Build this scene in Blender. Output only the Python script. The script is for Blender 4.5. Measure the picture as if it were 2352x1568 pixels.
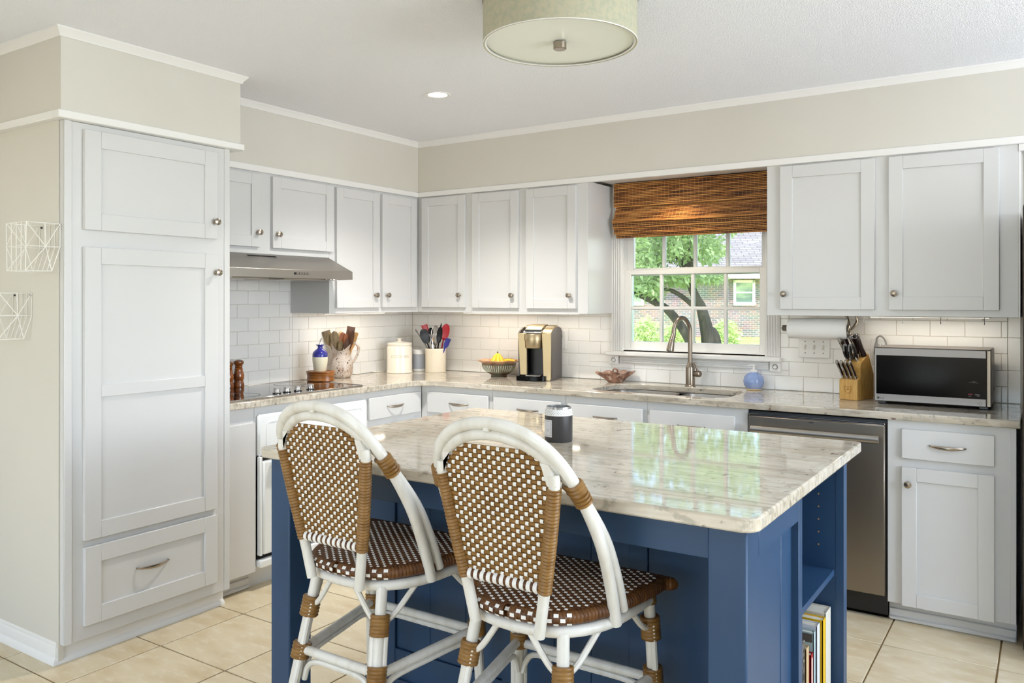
import bpy, bmesh, math, random
from mathutils import Vector, Matrix
from mathutils.geometry import tessellate_polygon

for o in list(bpy.data.objects):
    bpy.data.objects.remove(o)
random.seed(7)
SC = bpy.context.scene
COL = SC.collection
PI = math.pi

# ------------------------------------------------------------------ camera
CAMX, CAMY, CAMZ, YAW, FPX, HORIZON = 3.8119, -4.4831, 1.3948, -0.5833, 1881.1, 690.6
cam_d = bpy.data.cameras.new('camera')
cam = bpy.data.objects.new('camera', cam_d)
COL.objects.link(cam)
cam.location = (CAMX, CAMY, CAMZ)
cam.rotation_euler = (PI / 2, 0, -YAW)
cam_d.sensor_width = 36.0
cam_d.lens = 36.0 * FPX / 2352.0
cam_d.shift_y = -(784.0 - HORIZON) / 2352.0
cam_d.clip_start = 0.05
cam_d.clip_end = 300
SC.camera = cam

# ------------------------------------------------------------------ view, world, sun, fill lamps
SC.view_settings.view_transform = 'Standard'
SC.view_settings.look = 'None'
SC.view_settings.gamma = 1.0
SC.view_settings.use_curve_mapping = False
SC.view_settings.exposure = 0.47
SC.cycles.max_bounces = 10
SC.cycles.diffuse_bounces = 5
SC.cycles.glossy_bounces = 5
SC.cycles.transmission_bounces = 6
SC.cycles.transparent_max_bounces = 10
SC.cycles.caustics_reflective = False
SC.cycles.caustics_refractive = False
SC.cycles.sample_clamp_indirect = 6.0

W = bpy.data.worlds.new('sky')
SC.world = W
W.use_nodes = True
_n = W.node_tree.nodes
_bg = _n['Background']
_sky = _n.new('ShaderNodeTexSky')
_sky.sky_type = 'NISHITA'
_sky.sun_disc = False
_sky.sun_elevation = math.radians(55)
_sky.sun_rotation = math.radians(140)
W.node_tree.links.new(_sky.outputs[0], _bg.inputs[0])
_bg.inputs[1].default_value = 0.5

def light(name, kind, loc, rot, energy, color=(1, 1, 1), size=None, size_y=None, spot=None, blend=0.5, parent=None):
    d = bpy.data.lights.new(name, kind)
    d.energy = energy
    d.color = color
    if kind == 'AREA':
        d.shape = 'RECTANGLE'
        d.size = size
        d.size_y = size_y or size
    elif kind == 'SUN':
        d.angle = size or 0.01
    else:
        d.shadow_soft_size = size or 0.03
    if kind == 'SPOT':
        d.spot_size = spot
        d.spot_blend = blend
    o = bpy.data.objects.new(name, d)
    COL.objects.link(o)
    o.location = loc
    o.rotation_euler = rot
    if parent:
        o.parent = parent
    return o

# sun outdoors: high, from behind the house we stand in, so the neighbour's wall is lit
light('sun', 'SUN', (0, 0, 20), (math.radians(36), 0, math.radians(22)), 4.6, (1.0, 0.96, 0.9), 0.01)
# fill lamps added at two unseen openings, tilted up to brighten the ceiling
light('fill_rear_opening', 'AREA', (2.3, -6.72, 1.31), (PI / 2 + 1.1, 0, 0), 24, (0.83, 0.905, 1.0), 3.4, 2.1)
light('fill_side_opening', 'AREA', (6.52, -1.9, 1.5), (PI / 2 + .86, 0, PI / 2), 130, (0.83, 0.905, 1.0), 3.0, 1.8)

# ------------------------------------------------------------------ helpers
OFF = {}

def lin(h):
    h = h.lstrip('#')
    c = [int(h[i:i + 2], 16) / 255 for i in (0, 2, 4)]
    return tuple((x / 12.92 if x <= 0.04045 else ((x + 0.055) / 1.055) ** 2.4) for x in c) + (1.0,)

class MB:
    """collects shapes that become ONE mesh"""
    def __init__(s):
        s.v = []; s.f = []
    def add(s, v, f):
        n = len(s.v)
        s.v += [Vector(p) for p in v]
        s.f += [[i + n for i in q] for q in f]
        return n
    def box(s, x0, x1, y0, y1, z0, z1, b=0.0):
        x0, x1 = min(x0, x1), max(x0, x1); y0, y1 = min(y0, y1), max(y0, y1); z0, z1 = min(z0, z1), max(z0, z1)
        b = min(b, (x1 - x0) * .45, (y1 - y0) * .45, (z1 - z0) * .45)
        if b <= 0:
            v = [(x, y, z) for x in (x0, x1) for y in (y0, y1) for z in (z0, z1)]
            s.add(v, [(0, 1, 3, 2), (4, 6, 7, 5), (0, 4, 5, 1), (2, 3, 7, 6), (0, 2, 6, 4), (1, 5, 7, 3)])
            return s
        V = []; ix = {}
        X = (x0, x1); Y = (y0, y1); Z = (z0, z1); S = (1, -1)
        for i in (0, 1):
            for j in (0, 1):
                for k in (0, 1):
                    for a in range(3):
                        p = [X[i] + S[i] * b, Y[j] + S[j] * b, Z[k] + S[k] * b]
                        p[a] = (X[i], Y[j], Z[k])[a]
                        ix[(i, j, k, a)] = len(V); V.append(p)
        F = []
        for i in (0, 1):
            F.append([ix[(i, j, k, 0)] for j, k in ((0, 0), (1, 0), (1, 1), (0, 1))])
            F.append([ix[(j, i, k, 1)] for j, k in ((0, 0), (1, 0), (1, 1), (0, 1))])
            F.append([ix[(j, k, i, 2)] for j, k in ((0, 0), (1, 0), (1, 1), (0, 1))])
        for i in (0, 1):
            for j in (0, 1):
                F.append([ix[(i, j, 0, 0)], ix[(i, j, 1, 0)], ix[(i, j, 1, 1)], ix[(i, j, 0, 1)]])
                F.append([ix[(i, 0, j, 0)], ix[(i, 1, j, 0)], ix[(i, 1, j, 2)], ix[(i, 0, j, 2)]])
                F.append([ix[(0, i, j, 1)], ix[(1, i, j, 1)], ix[(1, i, j, 2)], ix[(0, i, j, 2)]])
                for k in (0, 1):
                    F.append([ix[(i, j, k, 0)], ix[(i, j, k, 1)], ix[(i, j, k, 2)]])
        s.add(V, F)
        return s
    def tube(s, pts, r, n=8, closed=False, flat=None):
        """flat=(axis Vector, factor): squash the section along an axis"""
        P = [Vector(p) for p in pts]; m = len(P)
        R = r if isinstance(r, (list, tuple)) else [r] * m
        T = []
        for i in range(m):
            a = P[(i - 1) % m] if (closed or i > 0) else P[i]
            c = P[(i + 1) % m] if (closed or i < m - 1) else P[i]
            t = (c - a)
            T.append(t.normalized() if t.length > 1e-9 else Vector((0, 0, 1)))
        u = T[0].orthogonal().normalized()
        V = []
        for i in range(m):
            u = (u - T[i] * u.dot(T[i]))
            u = u.normalized() if u.length > 1e-6 else T[i].orthogonal().normalized()
            w = T[i].cross(u)
            for k in range(n):
                a = 2 * PI * k / n
                d = (u * math.cos(a) + w * math.sin(a)) * R[i]
                if flat:
                    d = d - flat[0] * d.dot(flat[0]) * (1 - flat[1])
                V.append(P[i] + d)
        F = []
        for i in range(m if closed else m - 1):
            j = (i + 1) % m
            for k in range(n):
                F.append([i * n + k, i * n + (k + 1) % n, j * n + (k + 1) % n, j * n + k])
        if not closed:
            F.append(list(range(n - 1, -1, -1)))
            F.append([(m - 1) * n + k for k in range(n)])
        s.add(V, F)
        return s
    def lathe(s, prof, n=32, c=(0, 0, 0), fn=None):
        """prof: (r,z) list; r=0 ends close; fn(angle,r,z)->(r,z)"""
        c = Vector(c); V = []; rows = []
        for (r, z) in prof:
            if r <= 1e-6:
                rows.append([len(V)]); V.append(c + Vector((0, 0, z)))
            else:
                row = []
                for k in range(n):
                    a = 2 * PI * k / n
                    rr, zz = (fn(a, r, z) if fn else (r, z))
                    row.append(len(V)); V.append(c + Vector((rr * math.cos(a), rr * math.sin(a), zz)))
                rows.append(row)
        F = []
        for A, B in zip(rows[:-1], rows[1:]):
            if len(A) == 1 and len(B) == 1: continue
            for k in range(n):
                k2 = (k + 1) % n
                if len(A) == 1: F.append([A[0], B[k], B[k2]])
                elif len(B) == 1: F.append([A[k], A[k2], B[0]])
                else: F.append([A[k], A[k2], B[k2], B[k]])
        s.add(V, F)
        return s
    def prism(s, poly, h0, h1, ax='z', holes=()):
        """poly 2d, extruded along ax. ax z:(p,q,h) x:(h,p,q) y:(p,h,q)"""
        def M(p, h):
            return (p[0], p[1], h) if ax == 'z' else ((h, p[0], p[1]) if ax == 'x' else (p[0], h, p[1]))
        loops = [list(poly)] + [list(h) for h in holes]
        flat = [p for L in loops for p in L]
        N = len(flat)
        V = [M(p, h0) for p in flat] + [M(p, h1) for p in flat]
        F = []
        if holes:
            tri = tessellate_polygon([[Vector((p[0], p[1], 0)) for p in L] for L in loops])
            for t in tri:
                F.append([t[0], t[1], t[2]]); F.append([t[0] + N, t[1] + N, t[2] + N])
        else:
            F.append(list(range(N))); F.append(list(range(N, 2 * N)))
        k = 0
        for L in loops:
            m = len(L)
            for i in range(m):
                j = (i + 1) % m
                F.append([k + i, k + j, k + j + N, k + i + N])
            k += m
        s.add(V, F)
        return s
    def ball(s, c, r, n=12, m=8):
        rx, ry, rz = (r, r, r) if not isinstance(r, (tuple, list)) else r
        i0 = len(s.v)
        s.lathe([(math.sin(PI * i / m), -math.cos(PI * i / m)) for i in range(m + 1)], n)
        for i in range(i0, len(s.v)):
            p = s.v[i]; s.v[i] = Vector((c[0] + p.x * rx, c[1] + p.y * ry, c[2] + p.z * rz))
        return s
    def sheet(s, grid):
        h = len(grid); w = len(grid[0])
        s.add([p for r in grid for p in r], [[i * w + j, i * w + j + 1, (i + 1) * w + j + 1, (i + 1) * w + j] for i in range(h - 1) for j in range(w - 1)])
        return s
    def map(s, fn, i0=0):
        for i in range(i0, len(s.v)):
            s.v[i] = Vector(fn(s.v[i]))
        return s
    def build(s, name, mat, parent=None, label=None, cat=None, group=None, kind=None, world=False, smooth=38, at=None, bevel=0.0, normals=True):
        me = bpy.data.meshes.new(name)
        off = Vector((0, 0, 0))
        if world and parent is not None:
            off = OFF.get(parent.name, Vector((0, 0, 0)))
        if at is not None:
            off = Vector(at)
        me.from_pydata([p - off for p in s.v], [], s.f)
        if normals:
            bm = bmesh.new(); bm.from_mesh(me)
            bmesh.ops.recalc_face_normals(bm, faces=bm.faces)
            bm.to_mesh(me); bm.free()
        if smooth:
            me.polygons.foreach_set('use_smooth', [True] * len(me.polygons))
            me.set_sharp_from_angle(angle=math.radians(smooth))
        if mat:
            me.materials.append(mat if not isinstance(mat, str) else M[mat])
        o = bpy.data.objects.new(name, me)
        COL.objects.link(o)
        if parent is not None:
            o.parent = parent
            OFF[o.name] = OFF.get(parent.name, Vector((0, 0, 0)))
        elif at is not None:
            o.location = at
            OFF[o.name] = Vector(at)
        if bevel:
            md = o.modifiers.new('bevel', 'BEVEL'); md.width = bevel; md.segments = 2; md.limit_method = 'ANGLE'; md.angle_limit = math.radians(50)
        tag(o, label, cat, group, kind)
        return o

def tag(o, label=None, cat=None, group=None, kind=None):
    if label: o['label'] = label
    if cat: o['category'] = cat
    if group: o['group'] = group
    if kind: o['kind'] = kind
    return o

def thing(name, label, cat, loc=(0, 0, 0), rz=0.0, group=None, kind=None):
    o = bpy.data.objects.new(name, None)
    o.empty_display_size = 0.1
    COL.objects.link(o)
    o.location = loc
    o.rotation_euler = (0, 0, rz)
    OFF[o.name] = Vector(loc)
    return tag(o, label, cat, group, kind)

def struct(name, mb, mat, label=None, **k):
    return mb.build(name, mat, kind='structure', label=label, **k)

def inst(src, name, parent, loc, rot=None):
    o = bpy.data.objects.new(name, src)
    COL.objects.link(o); o.parent = parent; o.location = loc
    if rot: o.rotation_euler = rot
    return o

def crom(pts, k=6):
    P = [Vector(p) for p in pts]; out = []
    for i in range(len(P) - 1):
        a = P[i - 1] if i else P[0] * 2 - P[1]
        b, c = P[i], P[i + 1]
        d = P[i + 2] if i + 2 < len(P) else c * 2 - b
        for j in range(k):
            t = j / k
            out.append(0.5 * ((2 * b) + (c - a) * t + (2 * a - 5 * b + 4 * c - d) * t * t + (3 * b - a - 3 * c + d) * t ** 3))
    out.append(P[-1])
    return out

def resample(pts, step):
    P = [Vector(p) for p in pts]; out = [P[0]]; acc = 0.0
    for a, b in zip(P[:-1], P[1:]):
        L = (b - a).length
        while acc + L >= step and L > 1e-9:
            t = (step - acc) / L
            a = a.lerp(b, t); out.append(a.copy()); L = (b - a).length; acc = 0.0
        acc += L
    out.append(P[-1])
    return out

_txt_cache = {}
def text_mesh(body, size, depth=0.0):
    """flat lettering in the xy plane, centred"""
    c = bpy.data.curves.new('lettering', 'FONT'); c.body = body; c.size = size; c.extrude = depth
    c.align_x = 'CENTER'; c.align_y = 'CENTER'; c.resolution_u = 3
    o = bpy.data.objects.new('lettering', c); COL.objects.link(o)
    dg = bpy.context.evaluated_depsgraph_get()
    me = o.evaluated_get(dg).to_mesh()
    v = [tuple(p.co) for p in me.vertices]; f = [list(p.vertices) for p in me.polygons]
    o.evaluated_get(dg).to_mesh_clear()
    bpy.data.objects.remove(o); bpy.data.curves.remove(c)
    return v, f

def px(u, v, t):
    """photo pixel (2352 x 1568) at depth t metres from the camera -> world point"""
    Fx, Fy = math.sin(YAW), math.cos(YAW); Rx, Ry = math.cos(YAW), -math.sin(YAW)
    k = (u - 1176.0) / FPX
    return Vector((CAMX + t * (Fx + k * Rx), CAMY + t * (Fy + k * Ry), CAMZ - (v - HORIZON) * t / FPX))

# ------------------------------------------------------------------ materials
M = {}
def mat(name, col, rough=0.5, metal=0.0, spec=0.5, bump=None, var=None, coat=0.0, trans=0.0, emit=None, sheen=0.0, sss=0.0, grain=None, rand=0.0):
    """bump=(scale,strength[,stretch]); var=(col2,scale,stretch,lo,hi)"""
    m = bpy.data.materials.new(name); m.use_nodes = True
    nt = m.node_tree; N = nt.nodes; L = nt.links
    b = N['Principled BSDF']
    b.inputs['Base Color'].default_value = lin(col)
    b.inputs['Roughness'].default_value = rough
    b.inputs['Metallic'].default_value = metal
    b.inputs['Specular IOR Level'].default_value = spec
    if coat: b.inputs['Coat Weight'].default_value = coat; b.inputs['Coat Roughness'].default_value = 0.08
    if trans: b.inputs['Transmission Weight'].default_value = trans
    if sss:
        b.inputs['Subsurface Weight'].default_value = sss; b.inputs['Subsurface Radius'].default_value = (.02, .02, .015)
    if emit:
        b.inputs['Emission Color'].default_value = lin(emit[0]); b.inputs['Emission Strength'].default_value = emit[1]
    tc = None
    def coord(stretch):
        tcn = N.new('ShaderNodeTexCoord'); mp = N.new('ShaderNodeMapping')
        mp.inputs['Scale'].default_value = stretch
        L.new(tcn.outputs['Object'], mp.inputs['Vector'])
        return mp.outputs['Vector']
    last = None
    vs = var if isinstance(var, list) else ([var] if var else [])
    for (c2, sc, st, lo, hi) in vs:
        no = N.new('ShaderNodeTexNoise'); no.inputs['Scale'].default_value = sc; no.inputs['Detail'].default_value = 5
        L.new(coord(st), no.inputs['Vector'])
        mr = N.new('ShaderNodeMapRange'); mr.inputs['From Min'].default_value = lo; mr.inputs['From Max'].default_value = hi
        L.new(no.outputs['Fac'], mr.inputs['Value'])
        mx = N.new('ShaderNodeMix'); mx.data_type = 'RGBA'
        if last is None: mx.inputs['A'].default_value = lin(col)
        else: L.new(last, mx.inputs['A'])
        mx.inputs['B'].default_value = lin(c2)
        L.new(mr.outputs['Result'], mx.inputs['Factor'])
        last = mx.outputs['Result']
    if rand:
        oi = N.new('ShaderNodeObjectInfo'); hs = N.new('ShaderNodeHueSaturation')
        mr = N.new('ShaderNodeMapRange'); mr.inputs['To Min'].default_value = 1 - rand; mr.inputs['To Max'].default_value = 1 + rand
        L.new(oi.outputs['Random'], mr.inputs['Value']); L.new(mr.outputs['Result'], hs.inputs['Value'])
        if last: L.new(last, hs.inputs['Color'])
        else: hs.inputs['Color'].default_value = lin(col)
        last = hs.outputs['Color']
    if last: L.new(last, b.inputs['Base Color'])
    if bump:
        no = N.new('ShaderNodeTexNoise'); no.inputs['Scale'].default_value = bump[0]; no.inputs['Detail'].default_value = 3
        L.new(coord(bump[2] if len(bump) > 2 else (1, 1, 1)), no.inputs['Vector'])
        bu = N.new('ShaderNodeBump'); bu.inputs['Strength'].default_value = bump[1]; bu.inputs['Distance'].default_value = 0.003 if len(bump) < 4 else bump[3]
        L.new(no.outputs['Fac'], bu.inputs['Height']); L.new(bu.outputs['Normal'], b.inputs['Normal'])
    M[name] = m
    return m

mat('cab_white', '#d7d7d7', 0.28, spec=0.5, bump=(60, 0.02))
mat('trim_white', '#efeeec', 0.35, bump=(80, 0.02))
mat('wall_beige', '#dbd8cf', 0.55, bump=(220, 0.05), var=('#d6d2c8', 1.5, (1, 1, 1), .35, .7))
mat('ceiling_white', '#f2f4fa', 0.9, spec=0.2, bump=(190, 0.9, (1, 1, 1), 0.004))
mat('tile_white', '#f5f4f2', 0.12, spec=0.5, bump=(9, 0.035), rand=0.015)
mat('grout_white', '#ddd8cc', 0.8)
mat('floor_grout', '#8b7450', 0.9, bump=(150, 0.3))
mat('floor_tile', '#d6c8aa', 0.34, spec=0.4, bump=(22, 0.10, (1, 2.2, 1)), rand=0.02,
    var=[('#c5b18c', 4.0, (1, 2.4, 1), .45, .72), ('#dfd5c0', 13, (1, 2, 1), .52, .75), ('#ad9a75', 42, (1, 3, 1), .66, .78)])
mat('blue_paint', '#2d4a6c', 0.38, spec=0.45, bump=(90, 0.03), var=('#284362', 3, (1, 1, 1), .4, .75))
mat('steel', '#b9b3ab', 0.30, 1.0, bump=(300, 0.04, (1, 1, 40)))
mat('steel_h', '#aaa49d', 0.38, 1.0, bump=(300, 0.04, (40, 1, 1)))
mat('steel_dark', '#968c80', 0.36, 1.0, bump=(260, 0.03, (30, 1, 1)))
mat('fridge_steel', '#5d554e', 0.35, 1.0)
mat('nickel', '#a89d90', 0.27, 1.0)
mat('nickel_brushed', '#998d80', 0.30, 1.0, bump=(200, 0.05, (1, 1, 30)))
mat('chrome', '#cfcccb', 0.08, 1.0)
mat('black_plastic', '#17181b', 0.35)
mat('black_gloss', '#060607', 0.14, spec=0.14)
mat('microwave_steel', '#918c89', 0.42, 1.0, bump=(300, 0.03, (40, 1, 1)))
mat('cooktop_glass', '#101012', 0.03, spec=0.9, coat=0.6)
mat('dark_gap', '#121110', 0.8)
mat('plastic_white', '#f0efed', 0.3)
mat('oven_white', '#eef1f2', 0.18, spec=0.5)
mat('grey_plastic', '#8b8a8a', 0.45)
mat('cord_white', '#ece7dc', 0.5)
mat('ceramic_cream', '#f3ecde', 0.12, spec=0.5)
mat('ceramic_cream_warm', '#f2e8d4', 0.15, spec=0.5)
mat('jar_print', '#cdc2ac', 0.3)
mat('speaker_fabric', '#a9aeb8', 0.8, bump=(700, 0.3))
mat('rattan_white', '#e6e3dc', 0.3, spec=0.45, var=('#d3cdc0', 10, (3, 3, .6), .45, .8), bump=(60, 0.06, (2, 2, .3)))
mat('wicker_brown', '#936d3a', 0.38, spec=0.4, var=('#75501f', 16, (1, 1, 3), .35, .75), bump=(220, 0.15, (.4, 1, 1)))
mat('wicker_dark', '#57351a', 0.4, spec=0.4, var=('#744a20', 18, (1, 3, 1), .4, .75))
mat('wicker_white', '#efede9', 0.4)
mat('wood_acacia', '#a5682f', 0.3, spec=0.4, coat=0.3, var=('#6d3c16', 7, (1, 1, 14), .38, .66), bump=(60, 0.04))
mat('wood_mill', '#8a4a16', 0.18, spec=0.5, coat=0.6, var=('#4f240a', 14, (3, 3, 1), .4, .7))
mat('wood_olive', '#7d6a45', 0.5, var=('#55452c', 14, (4, 4, 1), .4, .7))
mat('wood_walnut', '#5a3a28', 0.45, var=('#3c241a', 14, (4, 4, 1), .4, .7))
mat('wood_cherry', '#95552a', 0.4, var=('#743c18', 14, (4, 4, 1), .4, .7))
mat('wood_light', '#c99a60', 0.5, var=('#ae7f45', 12, (4, 4, 1), .4, .7))
mat('wood_maple', '#dcc193', 0.5)
mat('wood_bamboo', '#d9b06a', 0.38, var=('#c4924a', 26, (6, 6, .4), .38, .66), bump=(80, 0.03))
mat('wood_bamboo_side', '#cfa55c', 0.38, var=('#b5853d', 30, (.4, 6, 1), .38, .66))
mat('wood_burn', '#9a6a30', 0.5)
mat('glaze_blue', '#3d3f9a', 0.12, var=('#2c2c78', 30, (1, 1, 1), .4, .7))
mat('glaze_cream', '#e2dcc4', 0.22)
mat('glaze_pitcher', '#c6bbb0', 0.35, var=[('#a5866c', 14, (1, 1, 1), .48, .64), ('#dcd6cf', 12, (1, 1, 1), .56, .70), ('#573826', 95, (1, 1, 1), .59, .65)], bump=(60, 0.2))
mat('glaze_bowl', '#7d6350', 0.25, var=[('#6f6a58', 9, (1, 1, 1), .45, .62), ('#6b4a37', 24, (1, 1, .4), .55, .7)])
mat('glaze_bowl_rim', '#d9a883', 0.25, var=('#a27153', 14, (1, 1, 1), .45, .7))
mat('glaze_bowl_rib', '#cdd3c4', 0.25, var=('#8a8a72', 20, (1, 1, .5), .50, .68))
mat('glaze_dish', '#a07a66', 0.3, var=[('#6a4739', 26, (1, 1, 1), .46, .66), ('#c9b0a0', 40, (1, 1, 1), .55, .70)])
mat('glaze_soap', '#8ba0cf', 0.12, var=[('#b9a8b8', 9, (1, 1, 1.6), .58, .68), ('#a9b9de', 14, (1, 1, 1), .5, .75)])
mat('banana', '#f0c429', 0.4, var=('#d99a17', 12, (1, 1, 1), .5, .75))
mat('banana_tip', '#5b4a1c', 0.6)
mat('silicone_red', '#b31f2c', 0.35)
mat('silicone_blue', '#34378f', 0.4)
mat('nylon_black', '#0b0b0c', 0.35, spec=0.3)
mat('coffee_gold', '#b3a180', 0.34, 0.85)
mat('coffee_grey', '#5b5654', 0.45)
mat('coffee_silver', '#cfd0d2', 0.2, 0.8)
mat('knife_black', '#24120f', 0.3, spec=0.5)
mat('print_dark', '#3a3a3c', 0.5)
mat('print_red', '#8c2a33', 0.5)
mat('print_grey', '#9a9a9c', 0.5)
mat('candle_black', '#3a3839', 0.4)
mat('label_paper', '#dcdce0', 0.6)
mat('candle_wax', '#2b2521', 0.6)
mat('paper_towel', '#f4f3f1', 0.9, bump=(160, 0.25))
mat('shade_fabric', '#bdb8a0', 0.9, sss=0.0, bump=(420, 0.25), var=('#aeb09a', 60, (1, 1, 1), .4, .65))
mat('lamp_diffuser', '#eef0e4', 0.35)
mat('lamp_bronze', '#6f5e54', 0.4, 0.7)
mat('led_glow', '#fff2dd', 0.5, emit=('#ffe9c8', 3.0))
mat('downlight_glow', '#ffffff', 0.5, emit=('#fff6e8', 9.0))
mat('bark', '#4f483f', 0.95, var=('#2f2a25', 9, (1, 1, .3), .4, .65), bump=(14, 0.8, (1, 1, .3), .05))
mat('lawn_green', '#86a64c', 0.95, var=('#b4c779', 1.2, (1, 1, 1), .4, .7))
mat('wire_white', '#f0eee8', 0.4)
mat('fascia', '#f3f2ec', 0.6)
mat('neighbour_glass', '#5f7f74', 0.1, spec=0.6, var=('#a9bf9a', .9, (1, 1, 2), .45, .62))
mat('granite_spot', '#4a332c', 0.3)
for nm, c in (('book_cream', '#d9d4c6'), ('book_brown', '#4a332a'), ('book_yellow', '#e3b60f'), ('book_black', '#1e1d26'), ('book_white', '#d9dce6'), ('book_teal', '#a9c0c4'), ('book_red', '#a3121f'), ('book_tan', '#cdb083'), ('book_mottled', '#57524c'), ('page', '#e8e2d2')):
    mat(nm, c, 0.45)
mat('book_pattern', '#6a655f', 0.5, var=[('#1f1d1c', 26, (1, 1, 2), .42, .58), ('#c9c2b6', 40, (1, 1, 2), .6, .7)])

def leaf_mat(name, c1, c2):
    m = mat(name, c1, 0.5, rand=0.0, var=(c2, 2.5, (1, 1, 1), .35, .7))
    b = m.node_tree.nodes['Principled BSDF']
    b.inputs['Transmission Weight'].default_value = 0.0
    nt = m.node_tree; tr = nt.nodes.new('ShaderNodeBsdfTranslucent'); mx = nt.nodes.new('ShaderNodeMixShader')
    tr.inputs['Color'].default_value = lin(c1); mx.inputs[0].default_value = 0.4
    out = nt.nodes['Material Output']
    nt.links.new(b.outputs[0], mx.inputs[1]); nt.links.new(tr.outputs[0], mx.inputs[2]); nt.links.new(mx.outputs[0], out.inputs[0])
leaf_mat('leaf_tree', '#b6c795', '#8ea574')
leaf_mat('leaf_shrub', '#d9e5a8', '#adc67c')

def granite(name, dirx, tint, spots):
    m = bpy.data.materials.new(name); m.use_nodes = True
    nt = m.node_tree; N = nt.nodes; L = nt.links; b = N['Principled BSDF']
    b.inputs['Roughness'].default_value = 0.05; b.inputs['Specular IOR Level'].default_value = 0.8
    tc = N.new('ShaderNodeTexCoord')
    def noise(sc, st, det=6, dist=0.0):
        mp = N.new('ShaderNodeMapping'); mp.inputs['Scale'].default_value = st
        L.new(tc.outputs['Object'], mp.inputs['Vector'])
        n = N.new('ShaderNodeTexNoise'); n.inputs['Scale'].default_value = sc; n.inputs['Detail'].default_value = det; n.inputs['Distortion'].default_value = dist
        L.new(mp.outputs[0], n.inputs['Vector']); return n.outputs['Fac']
    def ramp(src, stops):
        r = N.new('ShaderNodeValToRGB'); e = r.color_ramp.elements
        while len(e) < len(stops): e.new(0.5)
        for el, (p, c) in zip(e, stops): el.position = p; el.color = lin(c)
        L.new(src, r.inputs[0]); return r.outputs[0]
    def mix(a, bb, fac, mode='MIX'):
        x = N.new('ShaderNodeMix'); x.data_type = 'RGBA'; x.blend_type = mode
        L.new(a, x.inputs['A'])
        if isinstance(bb, str): x.inputs['B'].default_value = lin(bb)
        else: L.new(bb, x.inputs['B'])
        L.new(fac, x.inputs['Factor']); return x.outputs['Result']
    def mr(src, lo, hi, to=1.0):
        x = N.new('ShaderNodeMapRange'); x.inputs['From Min'].default_value = lo; x.inputs['From Max'].default_value = hi; x.inputs['To Max'].default_value = to
        L.new(src, x.inputs['Value']); return x.outputs['Result']
    st1 = (1.2, 34, 12) if dirx else (34, 1.2, 12)
    st2 = (6, 70, 30) if dirx else (70, 6, 30)
    base = ramp(noise(1.6, st1, 6, .3), [(.30, tint[0]), (.48, tint[1]), (.60, tint[2]), (.75, tint[3])])
    base = mix(base, tint[4], mr(noise(1.3, st2, 5), .56, .72, .75))
    base = mix(base, '#8f8a7c', mr(noise(2.2, (1, 2, 1), 5), .52, .72, .45))
    base = mix(base, '#e2ded4', mr(noise(14, (1, 1, 1.5), 5, .4), .55, .68, .35))
    base = mix(base, '#8a8577', mr(noise(21, (1, 1, 1.5), 5, .4), .56, .66, .5))
    base = mix(base, spots, mr(noise(38, (1, 1, 1), 4), .64, .69, .6))
    base = mix(base, '#5c2f28', mr(noise(16, (1, 1, 1), 5, .6), .67, .72, .8))
    L.new(base, b.inputs['Base Color'])
    M[name] = m
granite('granite_island', True, ('#b6ab98', '#cdc2af', '#dad1c2', '#c2b7a5', '#968b79'), '#6e6456')
granite('granite_counter', True, ('#a89f90', '#c3b9a9', '#d2c9bb', '#b5aa9a', '#8b7f70'), '#54483f')

def brick_mat():
    m = bpy.data.materials.new('brick'); m.use_nodes = True
    nt = m.node_tree; N = nt.nodes; L = nt.links; b = N['Principled BSDF']; b.inputs['Roughness'].default_value = .9
    tc = N.new('ShaderNodeTexCoord'); mp = N.new('ShaderNodeMapping'); mp.inputs['Rotation'].default_value = (PI / 2, 0, 0)
    L.new(tc.outputs['Object'], mp.inputs['Vector'])
    br = N.new('ShaderNodeTexBrick'); br.inputs['Scale'].default_value = 1.0
    br.inputs['Brick Width'].default_value = .21; br.inputs['Row Height'].default_value = .078; br.inputs['Mortar Size'].default_value = .006
    br.inputs['Color1'].default_value = lin('#94685a'); br.inputs['Color2'].default_value = lin('#6f6c6c'); br.inputs['Mortar'].default_value = lin('#b9b0a4'); br.inputs['Bias'].default_value = .1
    L.new(mp.outputs[0], br.inputs['Vector'])
    no = N.new('ShaderNodeTexNoise'); no.inputs['Scale'].default_value = 1.6; L.new(tc.outputs['Object'], no.inputs['Vector'])
    mx = N.new('ShaderNodeMix'); mx.data_type = 'RGBA'; mx.blend_type = 'OVERLAY'; mx.inputs['Factor'].default_value = .5
    L.new(br.outputs['Color'], mx.inputs['A']); L.new(no.outputs['Color'], mx.inputs['B'])
    hs = N.new('ShaderNodeHueSaturation'); hs.inputs['Saturation'].default_value = .75; L.new(mx.outputs['Result'], hs.inputs['Color'])
    L.new(hs.outputs[0], b.inputs['Base Color']); M['brick'] = m
    m = bpy.data.materials.new('shingles'); m.use_nodes = True
    nt = m.node_tree; N = nt.nodes; L = nt.links; b = N['Principled BSDF']; b.inputs['Roughness'].default_value = .95
    tc = N.new('ShaderNodeTexCoord')
    br = N.new('ShaderNodeTexBrick'); br.inputs['Scale'].default_value = 1.0; br.inputs['Brick Width'].default_value = .5; br.inputs['Row Height'].default_value = .15; br.inputs['Mortar Size'].default_value = .012
    br.inputs['Color1'].default_value = lin('#8d8987'); br.inputs['Color2'].default_value = lin('#7e7977'); br.inputs['Mortar'].default_value = lin('#4f4b4a')
    L.new(tc.outputs['Object'], br.inputs['Vector']); L.new(br.outputs['Color'], b.inputs['Base Color']); M['shingles'] = m
brick_mat()

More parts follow.
